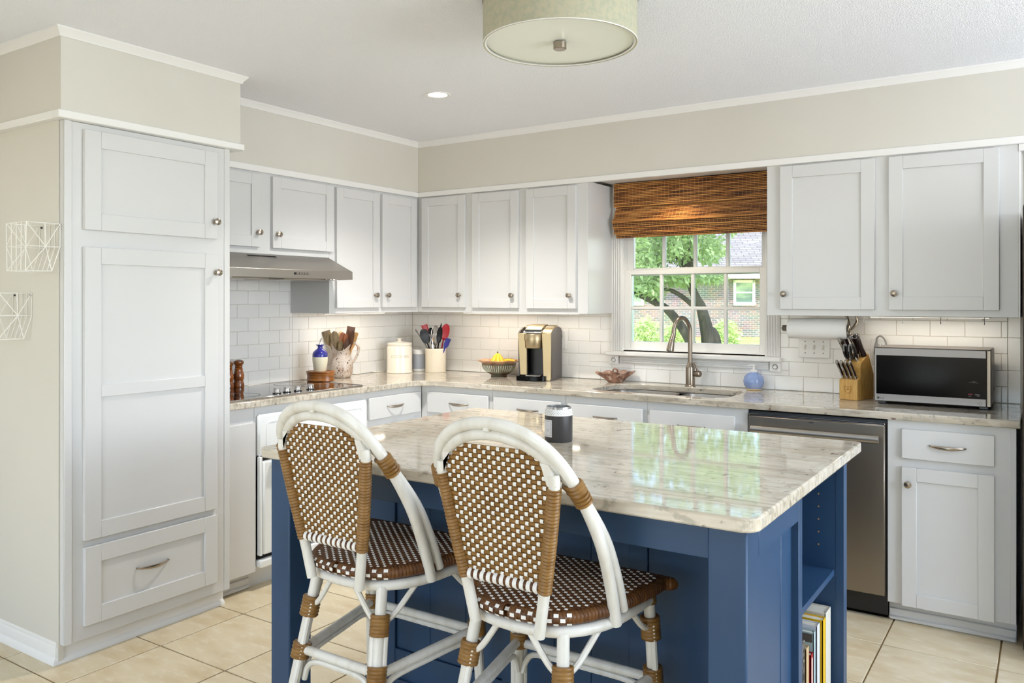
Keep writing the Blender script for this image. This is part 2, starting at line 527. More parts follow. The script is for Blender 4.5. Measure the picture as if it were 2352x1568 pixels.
def bamboo_mat():
    m = bpy.data.materials.new('bamboo_shade'); m.use_nodes = True
    nt = m.node_tree; N = nt.nodes; L = nt.links; b = N['Principled BSDF']; b.inputs['Roughness'].default_value = .45
    tc = N.new('ShaderNodeTexCoord'); mp = N.new('ShaderNodeMapping'); mp.inputs['Scale'].default_value = (7, 30, 160)
    L.new(tc.outputs['Object'], mp.inputs['Vector'])
    no = N.new('ShaderNodeTexNoise'); no.inputs['Scale'].default_value = 1.0; no.inputs['Detail'].default_value = 2
    L.new(mp.outputs[0], no.inputs['Vector'])
    r = N.new('ShaderNodeValToRGB'); e = r.color_ramp.elements
    for p in (.5, .6): e.new(p)
    for el, (p, c) in zip(e, [(.30, '#dda25a'), (.47, '#c98a42'), (.57, '#95571f'), (.68, '#4f2911')]): el.position = p; el.color = lin(c)
    L.new(no.outputs['Fac'], r.inputs[0]); L.new(r.outputs[0], b.inputs['Base Color'])
    M['bamboo_shade'] = m
bamboo_mat()
mat('bamboo_dark', '#3a200d', 0.7)
mat('bamboo_thread', '#c79a5c', 0.7)

def glass_mat():
    m = bpy.data.materials.new('window_glass'); m.use_nodes = True
    nt = m.node_tree; N = nt.nodes; L = nt.links
    N.remove(N['Principled BSDF'])
    tr = N.new('ShaderNodeBsdfTransparent'); gl = N.new('ShaderNodeBsdfGlossy'); gl.inputs['Roughness'].default_value = 0.0
    fr = N.new('ShaderNodeFresnel'); fr.inputs['IOR'].default_value = 1.45
    tr.inputs['Color'].default_value = (.97, .98, .97, 1)
    mx = N.new('ShaderNodeMixShader')
    L.new(fr.outputs[0], mx.inputs[0]); L.new(tr.outputs[0], mx.inputs[1]); L.new(gl.outputs[0], mx.inputs[2])
    L.new(mx.outputs[0], N['Material Output'].inputs[0]); M['window_glass'] = m
glass_mat()

# ================================================================== THE SETTING
CEIL, ZS, ZB, ZC = 2.43, 2.10, 1.322, 0.914          # ceiling, soffit, wall cabinet bottom, worktop
XR, YF = 6.6, -6.8                                    # right wall, wall behind the camera
TP = 0.4055                                           # floor tile pitch

floor = struct('floor', MB().box(-0.15, XR + .15, YF - .15, 0.15, -0.12, -0.006), 'floor_grout', 'beige tiled kitchen floor with dark grout')
_fm = MB().box(0, TP - .006, 0, TP - .006, -0.008, 0.0, .0018).build('tile', 'floor_tile', floor)
_ti = 0
x = 0.80 - 2 * TP
while x < XR:
    y = -2.5 + 6 * TP
    while y > YF - TP:
        if y < 0.02:
            if _ti == 0:
                _fm.location = (x + .003, y + .003, 0)
            else:
                inst(_fm.data, 'tile', floor, (x + .003, y + .003, 0))
            _ti += 1
        y -= TP
    x += TP

struct('ceiling', MB().box(-0.15, XR + .15, YF - .15, 0.15, CEIL, CEIL + .1), 'ceiling_white', 'white stippled ceiling')

# window wall (y = 0) with the window opening
WX0, WX1, WZ0, WZ1 = 1.655, 2.515, 1.10, 2.03
wb = MB()
wb.box(-0.15, WX0, 0, .14, 0, CEIL); wb.box(WX1, XR + .15, 0, .14, 0, CEIL)
wb.box(WX0, WX1, 0, .14, 0, WZ0); wb.box(WX0, WX1, 0, .14, WZ1, CEIL)
wall_back = struct('wall_back', wb, 'wall_beige', 'beige kitchen wall holding the window over the sink')
wall_left = struct('wall_left', MB().box(-.15, 0, YF - .15, 0, 0, CEIL), 'wall_beige', 'beige wall behind the cooktop')
# room behind the camera: walls with openings added for the fill lamps
wf = MB()
wf.box(0, .55, YF - .15, YF, 0, CEIL); wf.box(4.05, XR, YF - .15, YF, 0, CEIL); wf.box(.55, 4.05, YF - .15, YF, 2.42, CEIL); wf.box(.55, 4.05, YF - .15, YF, 0, .2)
struct('wall_front', wf, 'wall_beige', 'beige wall with a wide unseen opening added for fill light')
wr = MB()
wr.box(XR, XR + .15, YF - .15, -3.45, 0, CEIL); wr.box(XR, XR + .15, -.35, .15, 0, CEIL); wr.box(XR, XR + .15, -3.45, -.35, 0, .58); wr.box(XR, XR + .15, -3.45, -.35, 2.41, CEIL)
struct('wall_right', wr, 'wall_beige', 'beige side wall with an unseen opening added for fill light')

# frames added to dress the two unseen fill light openings
dr_ = MB()
for xx in (.57, 1.70, 2.30, 2.90, 4.03): dr_.box(xx - .02, xx + .02, YF - .10, YF - .06, .2, 2.42)
dr_.box(.55, 4.05, YF - .10, YF - .06, 2.38, 2.42); dr_.box(.55, 4.05, YF - .10, YF - .06, .2, .26)
struct('added_door_frame', dr_, 'trim_white', 'unseen white door frame added in the fill light opening behind the camera')
wn_ = MB()
for yy in (-3.43, -1.9, -.37): wn_.box(XR + .05, XR + .09, yy - .02, yy + .02, .58, 2.41)
wn_.box(XR + .05, XR + .09, -3.45, -.35, 2.37, 2.41); wn_.box(XR + .05, XR + .09, -3.45, -.35, .58, .63)
struct('added_window_frame', wn_, 'trim_white', 'unseen white window frame added in the fill light opening beside the camera')

# soffits above the cabinets
SD = 0.335
sf = MB(); sf.box(SD, XR, -SD, 0, ZS, CEIL)
struct('wall_soffit_back', sf, 'wall_beige', 'beige soffit above the window wall cabinets')
sf = MB(); sf.box(0, SD, -2.02, 0, ZS, CEIL)
struct('wall_soffit_left', sf, 'wall_beige', 'beige soffit above the cooktop wall cabinets')
PX, PY0, PY1 = 0.66, -2.815, -2.06                    # pantry face, its two ends
sf = MB(); sf.box(0, PX + .022, -2.838, -2.017, ZS + .012, CEIL)
struct('wall_soffit_pantry', sf, 'wall_beige', 'deep beige soffit above the tall pantry')
# pantry return wall (the beige side panel)
struct('wall_pantry_side', MB().box(0, PX - .03, -2.82, -2.80, 0, ZS), 'wall_beige', 'beige side panel of the pantry')

# flat lattice trim between soffit and cabinets
tn = 0
def trim(boxes, b=.003, m='trim_white'):
    global tn
    tn += 1
    mb = MB()
    for q in boxes: mb.box(*q, b)
    return struct('trim_%d' % tn, mb, m, 'white painted trim strip')
trim([(SD - .005, XR, -SD - .012, -SD + .01, 2.07, ZS + .004)])
trim([(SD - .01, SD + .012, -2.05, -SD - .012, 2.07, ZS + .004)])
trim([(PX - .02, PX + .035, -2.852, -2.003, 2.088, 2.118), (0, PX - .021, -2.852, -2.80, 2.088, 2.118), (0.3, PX - .021, -2.03, -2.003, 2.088, 2.118)])
# white underside of the soffit over the window recess and header board above the shade
trim([(1.593, 2.610, -SD + .012, -.001, 2.0945, 2.0995)], .0005)
trim([(1.593, 2.610, -.022, -.001, 2.03, 2.094)], .002)
# crown strips at the ceiling (cove profile)
def crown(pts, closed=False):
    global tn
    tn += 1
    mb = MB()
    prof = [(0, -.034), (.006, -.034), (.010, -.024), (.022, -.010), (.026, -.006), (.026, 0), (0, 0)]
    P = [Vector((p[0], p[1], 0)) for p in pts]
    V = []; n = len(prof)
    for i, p in enumerate(P):
        d0 = (p - P[i - 1]).normalized() if i else (P[1] - p).normalized()
        d1 = (P[i + 1] - p).normalized() if i < len(P) - 1 else d0
        n0 = Vector((d0.y, -d0.x, 0)); n1 = Vector((d1.y, -d1.x, 0))
        mdir = (n0 + n1).normalized(); k = 1 / max(.3, mdir.dot(n0))
        for (a, z) in prof:
            q = p + mdir * a * k; V.append((q.x, q.y, CEIL + z))
    F = []
    for i in range(len(P) - 1):
        for k in range(n):
            F.append([i * n + k, i * n + (k + 1) % n, (i + 1) * n + (k + 1) % n, (i + 1) * n + k])
    mb.add(V, F)
    return struct('trim_%d' % tn, mb, 'trim_white', 'white crown strip along the ceiling')
crown([(0.0, -2.838), (PX + .022, -2.838), (PX + .022, -2.017), (SD, -2.017), (SD, -SD), (XR, -SD)])
# pantry corner bead
# baseboards
def baseboard(name, path, h=.09, t=.014, shoe=True, m='trim_white'):
    prof = [(0, 0), (t + .014, 0), (t + .013, .010), (t + .004, .020), (t, .024), (t, h * .62), (t - .004, h * .68), (t - .003, h * .78), (t - .008, h * .9), (t - .009, h), (0, h)]
    P = [Vector((p[0], p[1], 0)) for p in path]; n = len(prof); V = []
    for i, p in enumerate(P):
        d0 = (p - P[i - 1]).normalized() if i else (P[1] - p).normalized()
        d1 = (P[i + 1] - p).normalized() if i < len(P) - 1 else d0
        n0 = Vector((d0.y, -d0.x, 0)); n1 = Vector((d1.y, -d1.x, 0))
        md = (n0 + n1).normalized(); k = 1 / max(.3, md.dot(n0))
        for (a, z) in prof:
            q = p + md * a * k; V.append((q.x, q.y, z))
    F = [[i * n + k, i * n + (k + 1) % n, (i + 1) * n + (k + 1) % n, (i + 1) * n + k] for i in range(len(P) - 1) for k in range(n)]
    F.append(list(range(n))); F.append([(len(P) - 1) * n + k for k in range(n)])
    mb = MB(); mb.add(V, F)
    return struct(name, mb, m, 'white moulded baseboard')
baseboard('baseboard_left', [(0, -2.812), (.605, -2.812), (.605, -2.065)], .095)

# ---- backsplash tiles
TZ, TW = 0.0766, 0.1505
_cache = {}
def wtile(parent, axis, a, z, w, h):
    """tile with lower-left corner a along the wall, proud of the grout"""
    key = (axis, round(w, 3), round(h, 3))
    if key not in _cache:
        mb = MB(); g = .0010
        if axis == 'y': mb.box(g, w - g, -.0042, .001, g, h - g, .0014)
        else: mb.box(-.001, .0042, g, w - g, g, h - g, .0014)
        o = mb.build('tile', 'tile_white', parent); _cache[key] = o.data
    else:
        o = inst(_cache[key], 'tile', parent, (0, 0, 0))
    o.location = (a, 0, z) if axis == 'y' else (0, a, z)
    return o
def tile_rows(parent, axis, a0, a1, ztop, phase, skip=()):
    k = 0; z = ZC + .001
    while z < ztop - .012:
        h = min(TZ, ztop - z)
        bands = [(z, h)]
        cut = [s for s in skip if s[2] < z + h - .004 and s[3] > z + .004]
        sub = []
        if cut:
            zc = cut[0][2]
            if z + .012 < zc < z + h - .004: sub = [(z, zc - z, []), (zc, z + h - zc, cut)]
            else: sub = [(z, h, cut)]
        else: sub = [(z, h, [])]
        off = TW / 2 if (k + phase) % 2 else 0.0
        for (zz, hh, cc) in sub:
            i = math.floor((a0 - off) / TW)
            while off + i * TW < a1:
                s, e = max(a0, off + i * TW), min(a1, off + (i + 1) * TW)
                if len(sub) > 1 and (e <= cut[0][0] or s >= cut[0][1]):
                    if zz == z and e - s > .008: wtile(parent, axis, s, z, e - s, h)
                    i += 1
                    continue
                segs = [(s, e)]
                for c in cc:
                    ns = []
                    for (p, q) in segs:
                        if c[0] >= q or c[1] <= p: ns.append((p, q)); continue
                        if c[0] > p: ns.append((p, c[0]))
                        if c[1] < q: ns.append((c[1], q))
                    segs = ns
                for (p, q) in segs:
                    if q - p > .008 and hh > .008: wtile(parent, axis, p, zz, q - p, hh)
                i += 1
        z += TZ; k += 1
tile_rows(wall_back, 'y', .008, 3.637, 1.34, 0, [(1.578, 2.588, 1.022, 9)])
for k in range(3):
    wtile(wall_back, 'y', 3.638, ZC + .001 + k * .1535, .052, .1535)
tile_rows(wall_left, 'x', -1.105, -.0005, 1.34, 1)
tile_rows(wall_left, 'x', -2.06, -1.105, 1.66, 1)
# white grout bed behind the tiles
struct('wall_backsplash_bed', MB().box(0, 3.69, -.0012, .001, ZC, 1.02).box(0, 1.575, -.0012, .001, 1.02, 1.34).box(2.59, 3.69, -.0012, .001, 1.02, 1.34).box(-.001, .0012, -2.06, 0, ZC, 1.66), 'grout_white', 'pale grout between the subway tiles')

# ================================================================== WINDOW
win = tag(bpy.data.objects.new('window_1', None), 'white double hung window with grid panes over the sink', kind='structure')
COL.objects.link(win)
OFF[win.name] = Vector((0, 0, 0))
# jamb liner
jb = MB(); jb.box(WX0 - .012, WX0 + .006, -.004, .14, WZ0, WZ1); jb.box(WX1 - .006, WX1 + .012, -.004, .14, WZ0, WZ1); jb.box(WX0, WX1, -.004, .14, WZ1 - .006, WZ1 + .01); jb.box(WX0, WX1, .062, .16, WZ0 - .03, WZ0 + .006)
jb.build('jamb', 'trim_white', win)
def casing(x0, x1, z0, z1, vert=True):
    mb = MB(); mb.box(x0, x1, -.017, 0, z0, z1, .002)
    n = 5
    for i in range(n):                                   # raised reeds
        if vert:
            w = (x1 - x0) / (n + .6); c = x0 + w * (i + .8)
            mb.box(c - w * .3, c + w * .3, -.023, -.016, z0, z1, .003)
        else:
            w = (z1 - z0) / (n - 1 + .6); c = z0 + w * (i + .8)
            if i < n - 1: mb.box(x0, x1, -.023, -.016, c - w * .3, c + w * .3, .003)
    return mb.build('casing', 'trim_white', win)
casing(1.580, 1.660, 1.093, 2.03); casing(2.508, 2.588, 1.093, 2.03)
sl = MB(); sl.box(1.560, 2.602, -.058, .03, 1.066, 1.093, .006); sl.box(WX0, WX1, .0, .06, 1.08, 1.112)
sl.build('sill', 'trim_white', win)
casing(1.640, 2.530, 1.020, 1.066, False)
for cxx in (1.603, 2.566):
    mb = MB(); mb.box(cxx - .030, cxx + .030, -.026, 0, 1.012, 1.066, .003)
    i0 = len(mb.v)
    mb.lathe([(0, .0), (.008, .003), (.011, 0), (.014, 0), (.018, .003), (.022, 0)], 20)
    mb.map(lambda p: (cxx + p.x, -.026 - p.z, 1.039 + p.y), i0)
    mb.build('rosette', 'trim_white', win)
def sash(y, z0, z1, nx, nz, name, zmul, x0=1.661, x1=2.513, st=.040, rb=.045, rt=.028):
    s = MB()
    s.box(x0, x0 + st, y - .016, y + .016, z0, z1, .002); s.box(x1 - st, x1, y - .016, y + .016, z0, z1, .002)
    s.box(x0 + st, x1 - st, y - .016, y + .016, z0, z0 + rb, .002); s.box(x0 + st, x1 - st, y - .016, y + .016, z1 - rt, z1, .002)
    so = s.build(name, 'trim_white', win)
    gx0, gx1, gz0, gz1 = x0 + st, x1 - st, z0 + rb, z1 - rt
    for i in range(1, nx):
        c = gx0 + (gx1 - gx0) * i / nx
        MB().box(c - .010, c + .010, y - .014, y + .012, gz0, gz1, .004).build('muntin', 'trim_white', so)
    for z in zmul:
        MB().box(gx0, gx1, y - .013, y + .011, z - .010, z + .010, .004).build('muntin', 'trim_white', so)
    zs = [gz0] + list(zmul) + [gz1]
    for i in range(nx):
        for a, b_ in zip(zs[:-1], zs[1:]):
            p0 = gx0 + (gx1 - gx0) * i / nx; p1 = gx0 + (gx1 - gx0) * (i + 1) / nx
            MB().box(p0 + .002, p1 - .002, y - .002, y + .002, a + .002, b_ - .002).build('pane', 'window_glass', so)
sash(.024, 1.108, 1.578, 4, 2, 'lower_sash', [1.352])
sash(.062, 1.545, 2.022, 4, 2, 'upper_sash', [1.79])

# ================================================================== CABINETS
def mp(axis):
    return (lambda a, d, z: (a, -d, z)) if axis == 'y' else (lambda a, d, z: (d, a, z))
def mbox(mb, axis, a0, a1, d0, d1, z0, z1, b=0):
    if axis == 'y': mb.box(a0, a1, -d1, -d0, z0, z1, b)
    else: mb.box(d0, d1, a0, a1, z0, z1, b)
    return mb

_knob = None
def knob(parent, axis, a, d, z):
    mb = MB(); f = mp(axis)
    i0 = len(mb.v)
    mb.lathe([(0, 0), (.0085, 0), (.0085, .003), (.0055, .006), (.0055, .014), (.010, .018), (.0145, .021), (.0155, .024), (.0150, .0275), (.008, .0305), (0, .031)], 20)
    mb.map(lambda p: f(a + p.x, d + p.z, z + p.y), i0)
    o = mb.build('knob', 'nickel', parent, world=True)
    rb = MB(); mbox(rb, axis, a - .0015, a + .0015, d + .029, d + .0322, z - .013, z + .013, .0005)
    i1 = len(rb.v)
    rb.map(lambda p: p)
    return o
def pull(parent, axis, a, d, z, L=.138):
    mb = MB(); f = mp(axis); n = 16
    pts = []; rr = []
    for i in range(n + 1):
        t = i / n; s = math.sin(PI * t)
        pts.append(f(a + (t - .5) * L, d + .003 + .022 * s ** .8, z - .003 * s)); rr.append(.0022 + .0062 * s ** .7)
    ax = Vector((0, 1, 0)) if axis == 'y' else Vector((1, 0, 0))
    mb.tube(pts, rr, 10, flat=(ax, .45))
    for s in (-1, 1):
        p = f(a + s * L * .485, d, z); q = f(a + s * L * .485, d + .006, z)
        mb.tube([p, q], .004, 8)
    return mb.build('pull', 'nickel', parent, world=True)
def shaker(parent, axis, a0, a1, z0, z1, d, fw=.062, mid=None, kn=None, name='door', th=.019):
    """d: distance of the cabinet face from the wall line; kn=(a,z) knob"""
    mb = MB(); d1 = d + th
    mbox(mb, axis, a0, a0 + fw, d, d1, z0, z1, .0015); mbox(mb, axis, a1 - fw, a1, d, d1, z0, z1, .0015)
    mbox(mb, axis, a0 + fw, a1 - fw, d, d1, z0, z0 + fw, .0015); mbox(mb, axis, a0 + fw, a1 - fw, d, d1, z1 - fw, z1, .0015)
    zz = [(z0 + fw, z1 - fw)]
    if mid:
        mbox(mb, axis, a0 + fw, a1 - fw, d, d1, mid[0], mid[1], .0015); zz = [(z0 + fw, mid[0]), (mid[1], z1 - fw)]
    o = mb.build(name, 'cab_white', parent, world=True)
    for (p, q) in zz:
        pb = MB(); mbox(pb, axis, a0 + fw - .003, a1 - fw + .003, d + .001, d1 - .009, p - .003, q + .003)
        pb.build('panel', 'cab_white', o, world=True)
    if kn: knob(o, axis, kn[0], d1, kn[1])
    return o
def slab(parent, axis, a0, a1, z0, z1, d, pl=None, name='drawer', th=.019):
    mb = MB(); mbox(mb, axis, a0, a1, d, d + th, z0, z1, .002)
    o = mb.build(name, 'cab_white', parent, world=True)
    if pl: pull(o, axis, pl[0], d + th, pl[1])
    return o

# ---- tall pantry
pan = thing('pantry_cabinet', 'tall white pantry cabinet with two shaker doors and a bottom drawer', 'cabinet', (.33, -2.43, 0))
mb = MB(); mb.box(.03, PX, -2.797, PY1, .075, 2.087, .002).box(PX - .028, PX, PY0, -2.797, .075, 2.087, .001)
mb.build('carcass', 'cab_white', pan, world=True)
MB().box(.03, PX - .065, -2.797, PY1, 0.0, .08).build('toe_kick', 'cab_white', pan, world=True)
MB().box(PX - .004, PX + .004, PY0, PY0 + .030, .075, 2.088, .002).build('corner_strip', 'cab_white', pan, world=True)
MB().box(PX - .002, PX + .003, PY1 - .030, PY1 - .001, .075, 2.088, .001).build('edge_strip', 'cab_white', pan, world=True)
shaker(pan, 'x', -2.743, -2.137, 1.672, 2.062, PX, .066, None, (-2.155, 1.748))
shaker(pan, 'x', -2.743, -2.137, .462, 1.605, PX, .066, (1.015, 1.063), (-2.147, 1.522))
dr = shaker(pan, 'x', -2.743, -2.137, .130, .434, PX, .066, None, None, 'drawer')
pull(dr, 'x', -2.452, PX + .010, .295, .145)

# ---- wall cabinets on the cooktop wall
D = .33
hc = thing('wall_cabinet', 'short white two-door wall cabinet right above the range hood', 'cabinet', (.165, -1.59, 1.642))
MB().box(.002, D, -2.058, -1.122, 1.642, 2.08, .001).build('carcass', 'cab_white', hc, world=True)
shaker(hc, 'x', -2.045, -1.625, 1.676, 2.058, D, .058, None, (-1.646, 1.752))
shaker(hc, 'x', -1.545, -1.095 - .006, 1.676, 2.058, D, .058, None, (-1.517, 1.750))
tc_ = thing('wall_cabinet', 'tall white two-door wall cabinet between range hood and corner', 'cabinet', (.165, -.75, ZB))
MB().box(.002, D, -1.121, -.002, ZB, 2.08, .001).build('carcass', 'cab_white', tc_, world=True)
shaker(tc_, 'x', -1.078, -.717, 1.353, 2.056, D, .055, None, (-.760, 1.430))
shaker(tc_, 'x', -.690, -.361, 1.353, 2.056, D, .055, None, (-.655, 1.430))
# ---- wall cabinets on the window wall
cc = thing('wall_cabinet', 'single-door white wall cabinet filling the corner left of the window', 'cabinet', (.55, -.165, ZB))
MB().box(D + .001, .768, -D, -.002, ZB, 2.08, .001).build('carcass', 'cab_white', cc, world=True)
shaker(cc, 'y', .376, .726, 1.353, 2.062, D, .055, None, (.690, 1.431))
uc = thing('wall_cabinet', 'white two-door wall cabinet above the coffee maker, left of the window', 'cabinet', (1.18, -.165, ZB))
MB().box(.769, 1.592, -D, -.002, ZB - .003, 2.08, .001).build('carcass', 'cab_white', uc, world=True)
shaker(uc, 'y', .781, 1.125, 1.351, 2.062, D, .055, None, (1.088, 1.428))
shaker(uc, 'y', 1.181, 1.521, 1.349, 2.062, D, .055, None, (1.485, 1.427))
rc = thing('wall_cabinet', 'white two-door wall cabinet above the microwave, right of the window', 'cabinet', (3.15, -.165, ZB))
MB().box(2.611, 3.690, -D, -.002, ZB, 2.08, .001).build('carcass', 'cab_white', rc, world=True)
shaker(rc, 'y', 2.680, 3.116, 1.353, 2.062, D, .060, None, (2.702, 1.429))
shaker(rc, 'y', 3.177, 3.619, 1.353, 2.062, D, .060, None, (3.203, 1.429))
trim([(3.690, 4.66, -D - .004, -D + .016, 2.040, 2.075), (3.690, 3.697, -D, -.01, ZB, 2.07)], .001)

# ---- base cabinets
FY, FX = .600, .586                                   # face distances
def base_unit(name, axis, a0, a1, label, cat='cabinet', z1=.8815, d=None, toe=.045, hollow=False):
    d = d or (FY if axis == 'y' else FX)
    f = mp(axis)
    t = thing(name, label, cat, f((a0 + a1) / 2, d / 2, 0))
    mb = MB()
    if hollow:
        mbox(mb, axis, a0, a1, d - .02, d, .085, z1, .001); mbox(mb, axis, a0, a1, .01, d - .02, .085, .105)
    else: mbox(mb, axis, a0, a1, .01, d, .085, z1, .001)
    mb.build('carcass', 'cab_white', t, world=True)
    mb = MB(); mbox(mb, axis, a0, a1, .01, d - toe, 0, .086)
    mbox(mb, axis, a0, a1, d - toe - .003, d - toe + .010, 0, .05, .003); mbox(mb, axis, a0, a1, d - toe, d - toe + .020, 0, .020, .006)
    mb.build('toe_kick', 'cab_white', t, world=True)
    return t
u = base_unit('base_cabinet', 'y', .5865, 1.114, 'white base cabinet with drawer, nearest the inside corner on the sink wall')
slab(u, 'y', .645, 1.095, .722, .845, FY, (.885, .785)); shaker(u, 'y', .645, 1.095, .09, .683, FY, .06, None, (1.065, .61))
u = base_unit('base_cabinet', 'y', 1.115, 1.600, 'white base cabinet with drawer below the coffee maker')
slab(u, 'y', 1.133, 1.577, .720, .843, FY, (1.366, .785)); shaker(u, 'y', 1.133, 1.577, .09, .683, FY, .06, None, (1.163, .61))
u = base_unit('base_cabinet', 'y', 1.601, 2.079, 'white base cabinet with drawer just left of the sink cabinet', hollow=True)
slab(u, 'y', 1.621, 2.059, .718, .840, FY, (1.848, .782)); shaker(u, 'y', 1.621, 2.059, .09, .683, FY, .06, None, (2.03, .61))
u = base_unit('sink_cabinet', 'y', 2.080, 2.598, 'white sink base cabinet left of the dishwasher', hollow=True)
slab(u, 'y', 2.101, 2.539, .718, .840, FY, (2.322, .775)); shaker(u, 'y', 2.101, 2.539, .09, .683, FY, .06, None, (2.13, .61))
u = base_unit('base_cabinet', 'y', 3.212, 3.690, 'white base cabinet with drawer and door right of the dishwasher')
slab(u, 'y', 3.270, 3.615, .718, .845, FY, (3.446, .782)); shaker(u, 'y', 3.270, 3.615, .084, .681, FY, .058, None, (3.297, .611))
MB().box(3.668, 3.691, -FY - .004, -FY + .01, .085, .881, .002).build('edge_strip', 'cab_white', u, world=True)
u = base_unit('base_cabinet', 'x', -1.090, -.602, 'white base cabinet with drawer at the cooktop side of the corner')
slab(u, 'x', -1.078, -.629, .722, .845, FX, (-.863, .785)); shaker(u, 'x', -1.078, -.629, .09, .683, FX, .06, None, (-.66, .61))
u = base_unit('filler_cabinet', 'x', -2.058, -1.862, 'narrow white filler panel between pantry and oven')
slab(u, 'x', -2.035, -1.867, .088, .808, FX, None, 'door')
# ---- oven under the cooktop
ov = thing('built_in_oven', 'white built-in oven below the cooktop, mostly behind the island', 'oven', (.3, -1.475, 0))
MB().box(.03, FX, -1.861, -1.091, .085, .8815).box(.03, FX - .045, -1.861, -1.091, 0, .086).build('carcass', 'cab_white', ov, world=True)
MB().box(FX, FX + .022, -1.852, -1.098, .640, .842, .010).build('control_panel', 'oven_white', ov, world=True)
def rrect(a0, a1, b0, b1, r, n=6):
    out = []
    for (cx_, cy_, s) in ((a1 - r, b1 - r, 0), (a0 + r, b1 - r, 1), (a0 + r, b0 + r, 2), (a1 - r, b0 + r, 3)):
        for i in range(n + 1):
            a = PI / 2 * (s + i / n); out.append((cx_ + r * math.cos(a), cy_ + r * math.sin(a)))
    return out
mb = MB(); mb.prism(rrect(-1.806, -1.140, .680, .806, .022), FX + .019, FX + .0245, 'x', [rrect(-1.800, -1.146, .686, .800, .018)])
mb.build('panel_bead', 'oven_white', ov, world=True)
MB().box(FX, FX + .040, -1.835, -1.115, .165, .615, .006).build('oven_door', 'oven_white', ov, world=True)
MB().box(FX + .002, FX + .012, -1.852, -1.098, .135, .640).build('door_gap', 'dark_gap', ov, world=True)
for (a_, b_) in ((-1.852, -1.836), (-1.114, -1.098)): MB().box(FX, FX + .034, a_, b_, .160, .640, .004).build('side_trim', 'oven_white', ov, world=True)
MB().box(FX, FX + .045, -1.858, -1.092, .105, .142, .006).build('bottom_trim', 'oven_white', ov, world=True)
MB().box(FX + .04, FX + .075, -1.80, -1.15, .585, .610, .008).build('handle', 'oven_white', ov, world=True)

# ---- dishwasher
dw = thing('dishwasher', 'dark stainless dishwasher with bar handle right of the sink', 'dishwasher', (2.905, -.3, 0))
MB().box(2.601, 3.209, -.585, -.02, .02, .872).build('tub', 'black_plastic', dw, world=True)
MB().box(2.606, 3.204, -.618, -.586, .108, .852, .004).build('front_panel', 'steel_dark', dw, world=True)
MB().box(2.606, 3.204, -.617, -.580, .853, .862, .002).build('top_strip', 'chrome', dw, world=True)
mb = MB(); mb.tube([(2.630, -.662, .795), (3.186, -.662, .795)], .017, 14, flat=(Vector((0, 1, 0)), .7))
for hx in (2.655, 3.160): mb.box(hx - .011, hx + .011, -.664, -.615, .785, .805, .003)
mb.build('handle', 'steel_h', dw, world=True)
MB().box(2.606, 3.204, -.560, -.54, .0, .104).build('kick_plate', 'black_gloss', dw, world=True)
MB().box(2.885, 2.905, -.6195, -.617, .838, .842).build('badge', 'print_dark', dw, world=True)

# ---- refrigerator at the right edge
fr = thing('refrigerator', 'dark stainless refrigerator at the right edge of the photo', 'refrigerator', (4.17, -.4, 0))
MB().box(3.716, 4.625, -.70, -.05, .02, 1.775, .006).build('body', 'fridge_steel', fr, world=True)
MB().box(3.716, 4.168, -.775, -.703, .07, 1.770, .014).build('door', 'fridge_steel', fr, world=True)
MB().box(4.174, 4.625, -.775, -.703, .07, 1.770, .014).build('door', 'fridge_steel', fr, world=True)
for hx in (4.135, 4.207):
    mb = MB(); mb.tube([(hx, -.82, .65), (hx, -.82, 1.55)], .012, 10)
    for z in (.68, 1.52): mb.tube([(hx, -.77, z), (hx, -.82, z)], .008, 8)
    mb.build('handle', 'steel', fr, world=True)
MB().box(3.73, 4.61, -.68, -.66, 0, .06).build('kick_grille', 'black_plastic', fr, world=True)

# ================================================================== WORKTOPS
def arc(cx_, cy_, r, a0, a1, n=8):
    return [(cx_ + r * math.cos(a0 + (a1 - a0) * i / n), cy_ + r * math.sin(a0 + (a1 - a0) * i / n)) for i in range(n + 1)]
CF, CFX, RI = .630, .616, .11
outer = [(.009, -.009), (3.706, -.009), (3.706, -CF), (CFX + RI, -CF)] + arc(CFX + RI, -CF - RI, RI, PI / 2, PI)[1:] + [(CFX, -2.058), (.009, -2.058)]
def sink_hole(x0, x1, y0, y1, g=0.0):
    x0, x1, y0, y1 = x0 - g, x1 + g, y0 - g, y1 + g
    return arc(x1 - .11, y1 - .11, .11, 0, PI / 2, 6) + arc(x0 + .13, y1 - .13, .13, PI / 2, PI, 6) + arc(x0 + .09, y0 + .09, .09, PI, 1.5 * PI, 6) + arc(x1 - .09, y0 + .09, .09, 1.5 * PI, 2 * PI, 6)
SX0, SX1, SY0, SY1 = 1.700, 2.462, -.545, -.135
mb = MB(); mb.prism(outer, ZC - .032, ZC, 'z', [sink_hole(SX0, SX1, SY0, SY1)])
wt = mb.build('worktop', 'granite_counter', None, 'L-shaped polished beige granite worktop along both kitchen walls', 'worktop', bevel=.004, smooth=30)

